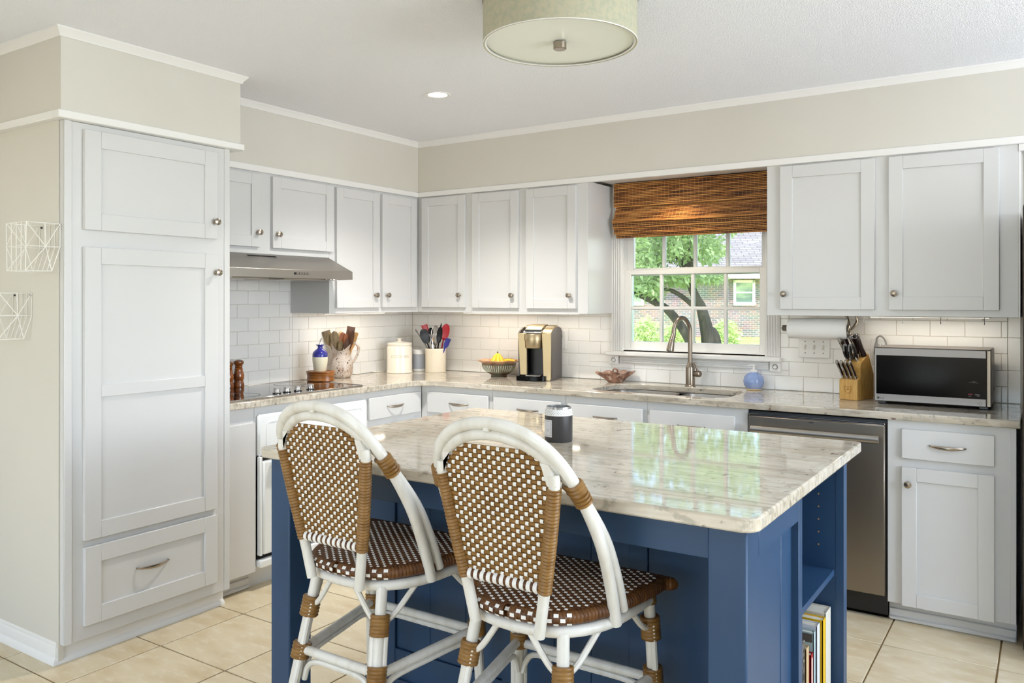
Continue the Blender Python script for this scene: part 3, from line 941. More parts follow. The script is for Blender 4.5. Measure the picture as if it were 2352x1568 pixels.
# sink
sk = thing('kitchen_sink', 'stainless double-bowl sink set under the granite worktop', 'sink', (2.08, -.34, ZC - .2))
def bowl(x0, x1, y0, y1, nm):
    mb = MB(); zt = ZC - .033; zb = zt - .19; n = 6; r = .075
    L = []
    for (ins, z) in ((0, zt), (.004, zt - .02), (.012, zb + .03), (.03, zb + .006), (.06, zb)):
        L.append([(p[0], p[1], z) for p in arc(x1 - ins - r, y1 - ins - r, r, 0, PI / 2, n) + arc(x0 + ins + r, y1 - ins - r, r, PI / 2, PI, n) + arc(x0 + ins + r, y0 + ins + r, r, PI, 1.5 * PI, n) + arc(x1 - ins - r, y0 + ins + r, r, 1.5 * PI, 2 * PI, n)])
    m = len(L[0]); V = [p for q in L for p in q]
    F = [[i * m + k, i * m + (k + 1) % m, (i + 1) * m + (k + 1) % m, (i + 1) * m + k] for i in range(len(L) - 1) for k in range(m)] + [[(len(L) - 1) * m + k for k in range(m)]]
    mb.add(V, F)
    b = mb.build(nm, 'steel_h', sk, world=True, normals=False)
    mb = MB(); mb.lathe([(0, .002), (.035, .002), (.045, .005), (.045, 0)], 20, ((x0 + x1) / 2, (y0 + y1) / 2, zb)); mb.build('drain', 'chrome', b, world=True)
bowl(1.706, 2.095, SY0 + .004, SY1 - .004, 'bowl'); bowl(2.125, 2.456, SY0 + .004, SY1 - .004, 'bowl')
MB().box(2.093, 2.127, SY0 + .004, SY1 - .004, ZC - .075, ZC - .045, .006).build('divider', 'steel_h', sk, world=True)
mb = MB(); mb.prism(sink_hole(SX0, SX1, SY0, SY1, .02), ZC - .036, ZC - .0325, 'z', [sink_hole(SX0, SX1, SY0, SY1, -.004)]); mb.build('flange', 'steel_h', sk, world=True)

# faucet
fc = thing('faucet', 'brushed nickel gooseneck faucet with side lever behind the sink', 'faucet', (2.112, -.088, ZC))
mb = MB(); mb.lathe([(0, 0), (.030, 0), (.030, .004), (.026, .008), (.0255, .105), (.024, .112), (.0155, .128), (.0135, .14), (0, .14)], 24); mb.build('body', 'nickel_brushed', fc)
dx, dy = -.42, -.90
nrm = math.hypot(dx, dy); dx /= nrm; dy /= nrm
path = [(0, 0, .12), (0, 0, .20), (0, 0, .285)]
Rg = .062
for i in range(1, 13):
    a = PI - i * PI * 1.02 / 12
    path.append((dx * (Rg + Rg * math.cos(a)), dy * (Rg + Rg * math.cos(a)), .300 + .085 * math.sin(a)))
e = path[-1]
path = crom(path, 3)
mb = MB(); mb.tube(path, .0125, 14); mb.build('neck', 'nickel_brushed', fc)
hd = MB(); hd.tube([e, (e[0] + dx * .012, e[1] + dy * .012, e[2] - .03), (e[0] + dx * .026, e[1] + dy * .026, e[2] - .085), (e[0] + dx * .028, e[1] + dy * .028, e[2] - .092)], [.0135, .0150, .0215, .0205], 16)
hd.build('spray_head', 'nickel_brushed', fc)
MB().tube([(e[0] + dx * .028, e[1] + dy * .028, e[2] - .0915), (e[0] + dx * .0285, e[1] + dy * .0285, e[2] - .0935)], .016, 14).build('nozzle', 'black_plastic', fc)
mb = MB(); mb.tube([(0.015, 0, .073), (.034, -.006, .073), (.036, -.006, .073), (.062, -.012, .073), (.068, -.014, .073)], [.0135, .0145, .0175, .0175, .010], 16)
lv = mb.build('valve', 'nickel_brushed', fc)
MB().tube([(.050, -.012, .085), (.040, -.020, .118), (.032, -.026, .136)], [.0055, .005, .006], 10).build('lever', 'nickel_brushed', lv)

# cooktop
ct = thing('cooktop', 'black glass electric cooktop set in the granite worktop', 'cooktop', (.30, -1.55, ZC))
MB().box(.050, .562, -2.010, -1.096, ZC + .0005, ZC + .006, .002).build('glass', 'cooktop_glass', ct, world=True)
MB().box(.562, .570, -2.010, -1.094, ZC + .0005, ZC + .008, .002).box(.042, .050, -2.010, -1.094, ZC + .0005, ZC + .008, .002).box(.05, .562, -1.096, -1.090, ZC + .0005, ZC + .008, .002).build('rim', 'chrome', ct, world=True)
for (bx, by, br) in ((.18, -1.28, .09), (.18, -1.78, .075), (.40, -1.80, .10), (.36, -1.26, .075)):
    mb = MB(); mb.lathe([(br, 0), (br, .0006), (br - .004, .0006), (br - .004, 0)], 40, (bx, by, ZC + .0058)); mb.build('burner_ring', 'print_dark', ct, world=True)
for (kx, ky) in ((.490, -1.640), (.490, -1.573), (.490, -1.500), (.490, -1.412)):
    mb = MB(); mb.lathe([(0, 0), (.021, 0), (.021, .006), (.018, .009), (.017, .026), (.015, .029), (0, .029)], 20, (kx, ky, ZC + .006)); kb = mb.build('knob', 'chrome', ct, world=True)
    mb = MB(); mb.lathe([(.0185, -.0005), (.0212, -.0005), (.0212, .004), (.0185, .004)], 20, (kx, ky, ZC + .006)); mb.build('knob_base', 'black_plastic', kb, world=True)

# range hood
hd = thing('range_hood', 'stainless range hood with sloped canopy under the short cabinet', 'range hood', (.25, -1.57, 1.5))
mb = MB()
T0, T1, B0, B1 = -2.02, -1.140, -2.045, -1.104
xt, xl, zt, zl, zb = .345, .500, 1.641, 1.558, 1.514
V = [(.004, T0, zt), (xt, T0, zt), (xt, T1, zt), (.004, T1, zt), (.004, B0, zl), (xl, B0, zl), (xl, B1, zl), (.004, B1, zl), (.004, B0, zb + .0), (xl, B0, zb), (xl, B1, zb), (.004, B1, zb)]
F = [(0, 1, 2, 3), (1, 5, 6, 2), (2, 6, 7, 3), (0, 4, 5, 1), (5, 9, 10, 6), (6, 10, 11, 7), (4, 8, 9, 5), (0, 3, 7, 4), (4, 7, 11, 8)]
mb.add(V, F)
mb.build('canopy', 'steel_h', hd, world=True, bevel=.002)
mb = MB(); mb.add([(.02, B0 + .02, 1.535), (xl - .012, B0 + .02, 1.518), (xl - .012, B1 - .02, 1.518), (.02, B1 - .02, 1.535)], [(0, 1, 2, 3)]); mb.box(xl - .02, xl - .004, B0 + .004, B1 - .004, zb, zb + .01)
mb.build('underside', 'steel_dark', hd, world=True)
for (a, b_) in ((-2.00, -1.60), (-1.56, -1.16)):
    mb = MB(); mb.box(.09, .42, a + .03, b_ - .03, 1.508, 1.524, .003); ft = mb.build('filter', 'steel', hd, world=True)
for ly in (-1.93, -1.22):
    mb = MB(); mb.lathe([(0, 0), (.028, 0), (.036, .004), (.036, .012), (0, .012)], 20, (.455, ly, 1.507)); mb.build('lamp', 'chrome', hd, world=True)
for i in range(16):                                     # vent louvres on the slope
    t = .14; yy = -1.720 + i * .0115
    x_ = xt + (xl - xt) * t; z_ = zt + (zl - zt) * t
    mb = MB(); mb.box(-.004, .006, -.0042, .0042, -.001, .0012)
    mb.map(lambda p: (x_ + p.x * .88 + p.z * .47, yy + p.y + p.x * .5, z_ - p.x * .47 + p.z * .88)); mb.build('louvre', 'dark_gap', hd, world=True)
mb = MB(); mb.lathe([(0, 0), (.0065, 0), (.0065, .003), (0, .003)], 14)
mb.map(lambda p: (xl + p.z, -1.529 + p.x, 1.5385 + p.y)); mb.build('power_button', 'black_plastic', hd, world=True)
for i in range(5):
    yb = -1.512 + i * .0185
    mb = MB(); mb.box(xl, xl + .002, yb - .0075, yb + .0075, 1.533, 1.544, .0008); bb = mb.build('button', 'print_dark', hd, world=True)
    MB().box(xl + .0015, xl + .003, yb - .005, yb + .005, 1.5348, 1.5422, .0006).build('button_cap', 'steel_h', bb, world=True)

# ================================================================== ISLAND
IX0, IX1, IY0, IY1 = 1.652, 3.240, -2.660, -1.590
isl = thing('kitchen_island', 'blue painted kitchen island with corner posts and an open book niche', 'kitchen island', (2.45, -2.1, 0))
def ipart(nm, *bx, b=.0015, parent=None):
    mb = MB()
    for q in bx: mb.box(*q, b)
    return mb.build(nm, 'blue_paint', parent or isl, world=True)
ZI = ZC - .034
for (px0, px1, py0, py1) in ((IX0, IX0 + .09, IY0, IY0 + .095), (IX1 - .092, IX1, IY0, IY0 + .09), (IX0, IX0 + .09, IY1 - .09, IY1)):
    mb = MB(); mb.box(px0, px1, py0, py1, .002, ZI - .001, .004); mb.build('post', 'blue_paint', isl, world=True)
ipart('apron', (IX0 + .09, IX1 - .092, IY0 + .012, IY0 + .034, .797, ZI - .001))
ipart('apron', (IX0 + .012, IX0 + .034, IY0 + .095, IY1 - .09, .797, ZI - .001))
BX0, BY0 = 1.775, -2.33
NY0, NY1, NX = -2.172, -1.645, 2.93                  # niche
# cabinet body as panels around the niche
ipart('body', (BX0, 2.90, BY0 + .02, IY1 + .0, .085, ZI - .001), (2.90, IX1 - .02, BY0 + .02, NY0 - .022, .085, ZI - .001))
ipart('toe_base', (BX0 + .02, IX1 - .012, BY0 + .03, IY1 - .03, .002, .086))
ipart('niche_back', (2.90, NX - .01, NY0 - .022, IY1, .085, ZI - .001))
ipart('niche_side', (NX - .01, IX1, NY0 - .037, NY0, .085, ZI - .001))
fw_ = ipart('niche_side', (NX - .01, IX1, NY1, IY1, .085, ZI - .001))
ipart('niche_floor', (NX - .01, IX1, NY0, NY1, .085, .108))
ipart('niche_top', (NX - .01, IX1 - .004, NY0, NY1, ZI - .024, ZI - .001))
ipart('shelf', (NX - .01, 3.212, NY0 + .001, NY1 - .001, .490, .510))
ipart('face_frame', (3.217, IX1 + .001, NY1 - .001, NY1 + .003, .108, ZI - .024), b=0)
for i in range(6):
    for xx in (3.162,):
        mb = MB(); mb.lathe([(0, 0), (.0028, 0), (.0028, .0012), (0, .0012)], 8)
        zz = .585 + i * .042
        mb.map(lambda p: (xx + p.x, NY1 - p.z, zz + p.y)); mb.build('shelf_pin_hole', 'wood_light', fw_, world=True)
# seating-side panels
stl = [BX0, 1.903, 2.384, 2.44, 2.705, 2.794, 2.852]
mbp = [(BX0, 1.903), (2.352, 2.412), (2.794, 2.852)]
for (a, b_) in mbp: ipart('stile', (a, b_, BY0, BY0 + .021, .085, ZI - .001))
ipart('rail', (1.903, 2.852, BY0 + .001, BY0 + .021, .085, .187)); ipart('rail', (1.903, 2.852, BY0 + .001, BY0 + .021, .80, ZI - .001))
for (a, b_) in ((1.903, 2.352), (2.412, 2.794)):
    n = 3; w = (b_ - a) / n
    for i in range(n): ipart('panel_board', (a + i * w, a + (i + 1) * w, BY0 + .010, BY0 + .021, .187, .80), b=.0025)
ipart('panel_board', (2.852, IX1 - .03, BY0 + .006, BY0 + .021, .085, ZI - .001), b=.002)
ipart('base_board', (BX0 - .006, IX1 - .02, BY0 - .012, BY0 + .02, .002, .088), b=.004)
# right-hand end: recessed panel between the post and the niche
ipart('end_panel', (IX1 - .05, IX1 - .022, IY0 + .085, NY0 - .036, .002, ZI - .001))
ipart('end_rail', (IX1 - .023, IX1, IY0 + .09, NY0 - .037, .800, ZI - .001)); ipart('end_rail', (IX1 - .023, IX1, IY0 + .09, NY0 - .037, .002, .10))
ipart('panel_bead', (IX1 - .023, IX1 - .008, IY0 + .09, IY0 + .104, .10, .80))
# sink-side doors of the island
for (a, b_) in ((1.88, 2.32), (2.34, 2.88)):
    mb = MB(); mb.box(a, b_, IY1, IY1 + .018, .11, .86, .002); dd = mb.build('door', 'blue_paint', isl, world=True)
    mb = MB(); mb.ball((a + .04, IY1 + .03, .75), .013); mb.build('knob', 'nickel', dd, world=True)
# island top
TX0, TX1, TY0, TY1 = 1.632, 3.270, -2.692, -1.492
tp = arc(TX1 - .02, TY1 - .02, .02, 0, PI / 2, 4) + arc(TX0 + .02, TY1 - .02, .02, PI / 2, PI, 4) + arc(TX0 + .02, TY0 + .02, .02, PI, 1.5 * PI, 4) + arc(TX1 - .045, TY0 + .045, .045, 1.5 * PI, 2 * PI, 6)
MB().prism(tp, ZC - .034, ZC, 'z').build('island_top', 'granite_island', None, 'polished streaky beige granite slab topping the blue island', 'worktop', bevel=.005, smooth=30)

# books in the niche: (y0, y1, z_top, spine x, depth, cover material, extra)
bk = [(-1.661, -1.648, .388, 3.195, .21, 'book_brown', 'thin dark brown book standing farthest back in the island niche'),
      (-1.740, -1.664, .392, 3.205, .22, 'book_cream', 'thick pale grey-cream book in the island niche'),
      (-1.784, -1.745, .384, 3.207, .22, 'book_yellow', 'yellow-spined book in the island niche'),
      (-1.846, -1.806, .386, 3.203, .21, 'book_white', 'white and pale blue book in the island niche'),
      (-1.874, -1.849, .374, 3.200, .20, 'book_teal', 'pale teal book in the island niche'),
      (-1.908, -1.879, .318, 3.200, .17, 'book_red', 'small red and white book in the island niche'),
      (-1.950, -1.914, .350, 3.196, .18, 'book_tan', 'tan book in the island niche'),
      (-1.998, -1.958, .382, 3.194, .19, 'book_pattern', 'dark mottled book in the island niche'),
      (-2.020, -2.004, .400, 3.192, .20, 'book_white', 'thin white book nearest the niche opening side')]
for (a, b_, zt, sx, dp, mt, lb) in bk:
    t = thing('book', lb, 'book', (sx - dp / 2, (a + b_) / 2, .108), group='books in the island niche')
    mb = MB(); th = .0025
    mb.box(sx - dp, sx, a, a + th, .1085, zt); mb.box(sx - dp, sx, b_ - th, b_, .1085, zt); mb.box(sx - th, sx, a, b_, .1085, zt)
    mb.build('cover', mt, t, world=True)
    MB().box(sx - dp + .004, sx - th, a + th, b_ - th, .112, zt - .004).build('pages', 'page', t, world=True)
    if mt == 'book_red': MB().box(sx, sx + .0006, a + .007, b_ - .010, .115, zt - .012).build('spine_band', 'page', t, world=True)
    if mt == 'book_yellow': MB().box(sx - dp + .02, sx - .012, a - .0006, a, .13, zt - .012).build('cover_picture', 'book_black', t, world=True)
    if mt == 'book_teal': MB().box(sx - dp + .01, sx - .004, a - .0006, a, zt - .03, zt - .004).build('cover_band', 'coffee_grey', t, world=True)
    if mt == 'book_cream':
        v, f = text_mesh('Creative Book', .014)
        mb = MB(); mb.add(v, f); mb.map(lambda p: (sx - .06 + p.x, a - .0006, zt - .035 + p.y)); mb.build('cover_title', 'print_dark', t, world=True, normals=False)

# candle jar on the island
cd = thing('candle_jar', 'matte black candle jar with dotted white band on the island', 'candle', (2.395, -2.045, ZC))
mb = MB(); mb.lathe([(0, 0), (.046, 0), (.048, .003), (.048, .092), (.045, .092), (.045, .012), (0, .012)], 40); mb.build('jar', 'candle_black', cd)
mb = MB(); mb.lathe([(.0455, .090), (.0482, .090), (.0482, .094), (.0465, .112), (.0430, .112), (.0455, .094)], 40); bd = mb.build('band', 'plastic_white', cd)
dm = MB()
for r_ in range(4):
    for k in range(36):
        a = 2 * PI * (k + .5 * (r_ % 2)) / 36; z = .0955 + r_ * .0045; rr = .0484 - (z - .094) * .095
        c = Vector((rr * math.cos(a), rr * math.sin(a), z)); tx = Vector((-math.sin(a), math.cos(a), 0)) * .0013; tz = Vector((0, 0, .0013))
        dm.add([c - tx, c - tz, c + tx, c + tz], [(0, 1, 2, 3)])
dm.build('dots', 'print_dark', bd, kind='stuff', normals=False)
mb = MB(); mb.lathe([(.0425, .110), (.0440, .110), (.0440, .119), (.0415, .119), (.0415, .09), (.0425, .09)], 40); mb.build('glass_rim', 'coffee_silver', cd)
mb = MB(); mb.lathe([(0, .088), (.0415, .088), (.0415, .080), (0, .080)], 32); mb.build('wax', 'candle_wax', cd)
MB().tube([(0, 0, .086), (0.001, 0, .098)], .001, 6).build('wick', 'page', cd)
# paper label wrapped on the left-facing side
def wrap(mb, r, ang0, z0, i0=0):
    return mb.map(lambda p: (r * math.cos(ang0 + p.x / r), r * math.sin(ang0 + p.x / r), z0 + p.y) if True else p, i0)
LA = math.radians(235)
mb = MB(); mb.sheet([[(-.031 + .062 * i / 14, z, 0) for i in range(15)] for z in (-.029, .029)]); wrap(mb, .0485, LA, .047); lb = mb.build('label', 'label_paper', cd, normals=False)
mb = MB()
for z in (-.0245, .0245): mb.sheet([[(-.026 + .052 * i / 14, z + d, 0) for i in range(15)] for d in (-.0004, .0004)])
for q in (-.026, .026): mb.sheet([[(q + d, -.0245 + .049 * i / 4, 0) for d in (-.0004, .0004)] for i in range(5)])
wrap(mb, .0488, LA, .047); mb.build('label_border', 'print_dark', lb, normals=False)
v, f = text_mesh('LS', .009)
mb = MB(); mb.add([(p[0] + .0145, p[1] - .006, 0) for p in v], f); wrap(mb, .0489, LA, .047); mb.build('label_print', 'print_dark', lb, normals=False)

# ================================================================== COUNTER STOOLS
def strands_rows(parent, rows, mat_, name='strand'):
    """rows: list of (p0,p1,width axis,normal, w, th)"""
    for (p0, p1, wa, na, w, th) in rows:
        mb = MB(); p0 = Vector(p0); p1 = Vector(p1)
        sec = [(-.5, 0), (-.3, .5), (.3, .5), (.5, 0), (.3, -.5), (-.3, -.5)]
        V = []
        for p in (p0, p1): V += [p + wa * (a * w) + na * (c * th) for a, c in sec]
        mb.add(V, [[k, (k + 1) % 6, 6 + (k + 1) % 6, 6 + k] for k in range(6)] + [list(range(6)), list(range(6, 12))])
        mb.build(name, mat_, parent)

def rings(path, r, step=.0085, amp=.0011, n=10):
    """binding: a tube whose radius ripples strand by strand"""
    P = resample(path, step / 3); R = []
    for i in range(len(P)): R.append(r + (amp if i % 3 == 1 else (-amp if i % 3 == 0 else amp * .6)))
    return MB().tube(P, R, n)

def lerp(a, b, t): return a + (b - a) * t
def pw(tab, x):
    for (a, b) in zip(tab[:-1], tab[1:]):
        if x <= b[0]: return lerp(a[1], b[1], max(0, (x - a[0]) / (b[0] - a[0])))
    return tab[-1][1]

def make_stool(label, loc):
    t = thing('counter_stool', label, 'stool', loc, group='rattan counter stools at the island')
    ST = 'rattan_white'
    half_o = [(.205, -.025, .612), (.213, -.072, .72), (.215, -.130, .84), (.198, -.198, .960), (.168, -.240, 1.035), (.115, -.262, 1.084), (.055, -.270, 1.106), (0, -.272, 1.112)]
    half_i = [(.209, .003, .640), (.213, -.042, .735), (.211, -.102, .842), (.188, -.182, .955), (.156, -.228, 1.018), (.106, -.252, 1.060), (.050, -.262, 1.080), (0, -.265, 1.085)]
    def full(h): return crom(h, 5) + [Vector((-p.x, p.y, p.z)) for p in reversed(crom(h, 5)[:-1])]
    ho = full(half_o); hi = full(half_i)
    MB().tube(ho, .0150, 12).build('hoop', ST, t); MB().tube(hi, .0143, 12).build('hoop', ST, t)
    MB().box(-.008, .008, -.285, -.268, 1.093, 1.103, .002).build('hoop_staple', ST, t)
    post = lambda s: [(s * .091, -.196, .612), (s * .112, -.207, .722), (s * .137, -.224, .850), (s * .158, -.241, .975), (s * .158, -.243, 1.005)]
    for s in (-1, 1):
        P = crom(post(s), 5)
        MB().tube(P, .0140, 12).build('back_post', ST, t)
        wp = [p for p in P if .715 < p.z < .985]
        rings(wp, .0168).build('post_binding', 'wicker_brown', t)
        # gusset where post and hoop meet
        mb = MB(); mb.prism([(s * .158 - .012, .98), (s * .158 + .012, .98), (s * .150, 1.028), (s * .128, 1.030)], -.253, -.230, 'y'); mb.build('gusset', ST, t)
        # binding of the two hoop tubes
        k = resample([p for p in (ho if s > 0 else list(reversed(ho))) if p.x * s > 0 and .935 < p.z < 1.02], .0098)[0:6]
        for i, c in enumerate(k):
            T = (k[min(i + 1, len(k) - 1)] - k[max(i - 1, 0)]).normalized()
            c2 = min(hi, key=lambda p: (p - c).length); c2 = c2 - T * (c2 - c).dot(T)
            e1 = (c2 - c).normalized(); e2 = T.cross(e1); loop = []
            for a in range(20):
                an = 2 * PI * a / 20
                loop.append((c2 if math.cos(an) > 0 else c) + (e1 * math.cos(an) + e2 * math.sin(an)) * .0170)
            MB().tube(loop, .0056, 6, closed=True).build('hoop_binding', 'wicker_brown', t)
    # woven back
    def yb(z): return -.2075 - (z - .722) * .130
    hw = [(.735, .099), (.85, .122), (.975, .143), (1.0, .140), (1.02, .128), (1.04, .104), (1.055, .074), (1.064, .040), (1.068, .0)]
    back = MB()
    zs = []; z = .748
    while z < 1.060: zs.append(z); z += .0112
    bo = MB().sheet([[(pw(hw, q) * a, yb(q) + .0005, q) for a in (-1, 1)] for q in [.735 + i * .01 for i in range(33)]]).build('back_weave', 'wicker_dark', t, normals=False)
    rows = []
    for z in zs:
        w = pw(hw, z) + .004
        rows.append(((-w, yb(z), z), (w, yb(z), z), Vector((0, -.13, 1)).normalized(), Vector((0, 1, .13)).normalized(), .0104, .0046))
    strands_rows(bo, rows, 'wicker_brown')
    ck = MB(); cp = .0134
    for j, z in enumerate(zs):
        w = pw(hw, z)
        for i in range(-12, 13):
            if (i + j) % 2: continue
            xc = i * cp
            if abs(xc) > w - .003: continue
            for sgn, hgt in ((-1, .0056), (1, .0056)):
                d = .0045; y0 = yb(z) + sgn * hgt * .5
                V = [(xc - d, y0 + sgn * .0006, z - .0046), (xc + d, y0 + sgn * .0006, z - .0046), (xc + d, y0 + sgn * .0022, z), (xc - d, y0 + sgn * .0022, z), (xc + d, y0 + sgn * .0006, z + .0046), (xc - d, y0 + sgn * .0006, z + .0046)]
                ck.add(V, [(0, 1, 2, 3), (3, 2, 4, 5)])
    ck.build('white_weave', 'wicker_white', bo, kind='stuff', normals=False, smooth=0)
    # bottom rail of the back with white stripes
    rl = [(-.104, -.2085, .733), (0, -.209, .7315), (.104, -.2085, .733)]
    rr_ = crom(rl, 6)
    rail = rings(rr_, .0125, .009, .0008).build('back_rail', 'wicker_dark', t)
    for i in range(11):
        q = -.094 + i * .0188
        MB().tube([(q - .0055, -.2088, .7322), (q, -.2088, .732), (q + .0055, -.2088, .7322)], [.0136, .0146, .0136], 12).build('white_band', 'wicker_white', rail)
    # seat
    side = [(-.180, .0), (-.176, .060), (-.160, .108), (-.125, .148), (-.06, .183), (.03, .207), (.12, .222), (.195, .228), (.216, .218)]
    def hws(y):
        return pw(side, y)
    zt = .662
    sb = MB().prism([(x_, y_) for (y_, x_) in side] + [(-x_, y_) for (y_, x_) in reversed(side) if x_ > 0], .632, zt - .004).build('seat', 'wicker_dark', t)
    rows = []; ys = []; y = -.168
    while y < .212: ys.append(y); y += .0122
    for y in ys:
        w = hws(y) - .006
        if w > .01: rows.append(((-w, y, zt), (w, y, zt), Vector((0, 1, 0)), Vector((0, 0, 1)), .0112, .0046))
    strands_rows(sb, rows, 'wicker_dark')
    ck = MB(); cp = .0142
    for j, y in enumerate(ys):
        w = hws(y) - .010
        for i in range(-17, 18):
            if (i + j) % 2: continue
            xc = i * cp
            if abs(xc) > w: continue
            d = .0044; z0 = zt + .0028
            ck.add([(xc - d, y - .0046, z0 - .001), (xc + d, y - .0046, z0 - .001), (xc + d, y, z0 + .001), (xc - d, y, z0 + .001), (xc + d, y + .0046, z0 - .001), (xc - d, y + .0046, z0 - .001)], [(0, 1, 2, 3), (3, 2, 4, 5)])
    ck.build('white_weave', 'wicker_white', sb, kind='stuff', normals=False, smooth=0)
    rim = [Vector((x_, y_, .648)) for (y_, x_) in side] + [Vector((-x_, y_, .648)) for (y_, x_) in reversed(side) if x_ > 0]
    rimc = crom(rim + [rim[0]], 5)
    rings(rimc[:-1], .0165, .010, .0010).build('seat_rim', 'wicker_dark', t)
    # white checks along the back of the rim
    rk = MB()
    RR = resample(rimc, .0148)
    for i, p in enumerate(RR):
        if p.y > -.135: continue
        nrm_ = Vector((p.x * .6, p.y + .02, 0)).normalized(); tg = Vector((-nrm_.y, nrm_.x, 0))
        for k, (dz, dn) in enumerate(((.011, .0145), (.000, .0185), (-.011, .0145))):
            if (i + k) % 2: continue
            c = p + nrm_ * dn + Vector((0, 0, dz)); up = Vector((0, 0, 1)) if k == 1 else (Vector((0, 0, 1)) - nrm_ * (.9 if k == 0 else -.9)).normalized()
            rk.add([c - tg * .006 - up * .0045, c + tg * .006 - up * .0045, c + tg * .006 + up * .0045, c - tg * .006 + up * .0045], [(0, 1, 2, 3)])
    rk.build('rim_checks', 'wicker_white', t, kind='stuff', normals=False, smooth=0)
    # frame ring under the seat, open at the front
    fr_ = [(.205, .175, .613), (.202, .06, .613), (.190, -.03, .613), (.160, -.10, .613), (.115, -.145, .613), (.06, -.165, .613), (0, -.172, .613)]
    MB().tube(full(fr_), .0150, 12).build('seat_frame', ST, t)
    MB().tube([(-.205, .172, .613), (.205, .172, .613)], .012, 10).build('seat_frame', ST, t)
    # legs: main cane, two side canes, bindings, curved braces, stretchers
    LEG = {}
    for (sx, rear) in ((1, 1), (-1, 1), (1, 0), (-1, 0)):
        top = Vector((sx * .125, -.142, .610)) if rear else Vector((sx * .202, .172, .640))
        bot = Vector((sx * .185, -.265, 0.0)) if rear else Vector((sx * .225, .205, 0.0))
        LEG[(sx, rear)] = (top, bot)
        lg = MB().tube([top, top.lerp(bot, .5), bot], .0155, 12).build('leg', ST, t)
        out = Vector((sx, -1 if rear else 1, 0)).normalized()
        tan_ = Vector((out.y, -out.x, 0))
        for s in (-1, 1):
            a = top.lerp(bot, .14) + tan_ * s * .017; b_ = top.lerp(bot, .93) + tan_ * s * .015
            MB().tube([a, b_], .0088, 8).build('side_cane', ST, lg)
        def binding(f0, f1, r):
            P = [top.lerp(bot, f0), top.lerp(bot, f1)]
            return rings([P[0].lerp(P[1], i / 12) for i in range(13)], r, .0095, .0010).build('leg_binding', 'wicker_brown', lg)
        binding(.115, .205, .0265)
        binding(.325, .395, .0265)
        if not rear: binding(-.03, .06, .0195)
        # curved braces
        q = top.lerp(bot, .15)
        if rear: ends = [Vector((sx * .045, -.166, .606)), Vector((sx * .178, -.06, .606))]
        else: ends = [Vector((sx * .199, .075, .606)), Vector((sx * .110, .172, .606))]
        for e_ in ends:
            m_ = q.lerp(e_, .45) + Vector((0, 0, -.018))
            MB().tube(crom([q + (e_ - q) * .12 + Vector((0, 0, -.012)), m_, e_], 5), .0080, 8).build('brace', ST, t)
    ks = [((1, 1), (-1, 1), .355), ((1, 0), (-1, 0), .375), ((1, 1), (1, 0), .365), ((-1, 1), (-1, 0), .365)]
    for (a, b_, fz) in ks:
        A = LEG[a][0].lerp(LEG[a][1], fz); B = LEG[b_][0].lerp(LEG[b_][1], fz)
        d = (B - A).normalized()
        st_ = MB().tube([A + d * .018, B - d * .018], .0132, 10).build('stretcher', ST, t)
        dn = Vector((0, 0, -1))
        MB().tube(crom([A + d * .012 + dn * .085, A + d * .028 + dn * .045, A + d * .065 + dn * .024, A.lerp(B, .5) + dn * .022, B - d * .065 + dn * .024, B - d * .028 + dn * .045, B - d * .012 + dn * .085], 4), .0085, 8).build('under_cane', ST, st_)
    return t
make_stool('rattan counter stool on the left, nearer the pantry', (2.150, -2.660, 0))
make_stool('rattan counter stool on the right, nearer the camera', (2.723, -2.660, 0))

# ================================================================== BAMBOO SHADE
sh = thing('bamboo_shade', 'woven brown bamboo roman shade half drawn over the window', 'window shade', (2.07, -.06, 1.77))
SX_0, SX_1 = 1.626, 2.545
def shade_panel(nm, prof, x0=SX_0, x1=SX_1, pitch=.0088):
    P = resample([Vector((0, a, b)) for a, b in prof], pitch)
    bk_ = MB(); bk_.sheet([[(x0 + .002, p.y + .0022, p.z), (x1 - .002, p.y + .0022, p.z)] for p in P]); par = bk_.build(nm, 'bamboo_dark', sh, world=True, normals=False)
    mb = MB()
    for p in P:
        h = pitch * random.uniform(.25, .33)
        mb.box(x0 + random.uniform(0, .003), x1 - random.uniform(0, .003), p.y - .0018, p.y + .0012, p.z - h, p.z + h)
    mb.build('slats', 'bamboo_shade', par, world=True, kind='stuff')
    th = MB(); x = x0 + .012
    while x < x1:
        th.tube([(x, p.y - .0024, p.z) for p in P], .0006, 4); x += .0225
    th.build('threads', 'bamboo_thread', par, world=True, kind='stuff')
shade_panel('valance', [(-.072, 2.086), (-.070, 1.952)])
shade_panel('fold', [(-.046, 1.956), (-.060, 1.925), (-.088, 1.875), (-.104, 1.858)], SX_0 + .004)
shade_panel('fold', [(-.086, 1.856), (-.082, 1.826)])
shade_panel('fold', [(-.072, 1.826), (-.068, 1.792)])
shade_panel('fold', [(-.058, 1.791), (-.050, 1.770)], SX_0 + .008)
MB().box(SX_0 + .004, SX_1 - .004, -.058, -.024, 2.055, 2.0935, .002).build('head_rail', 'bamboo_dark', sh, world=True)

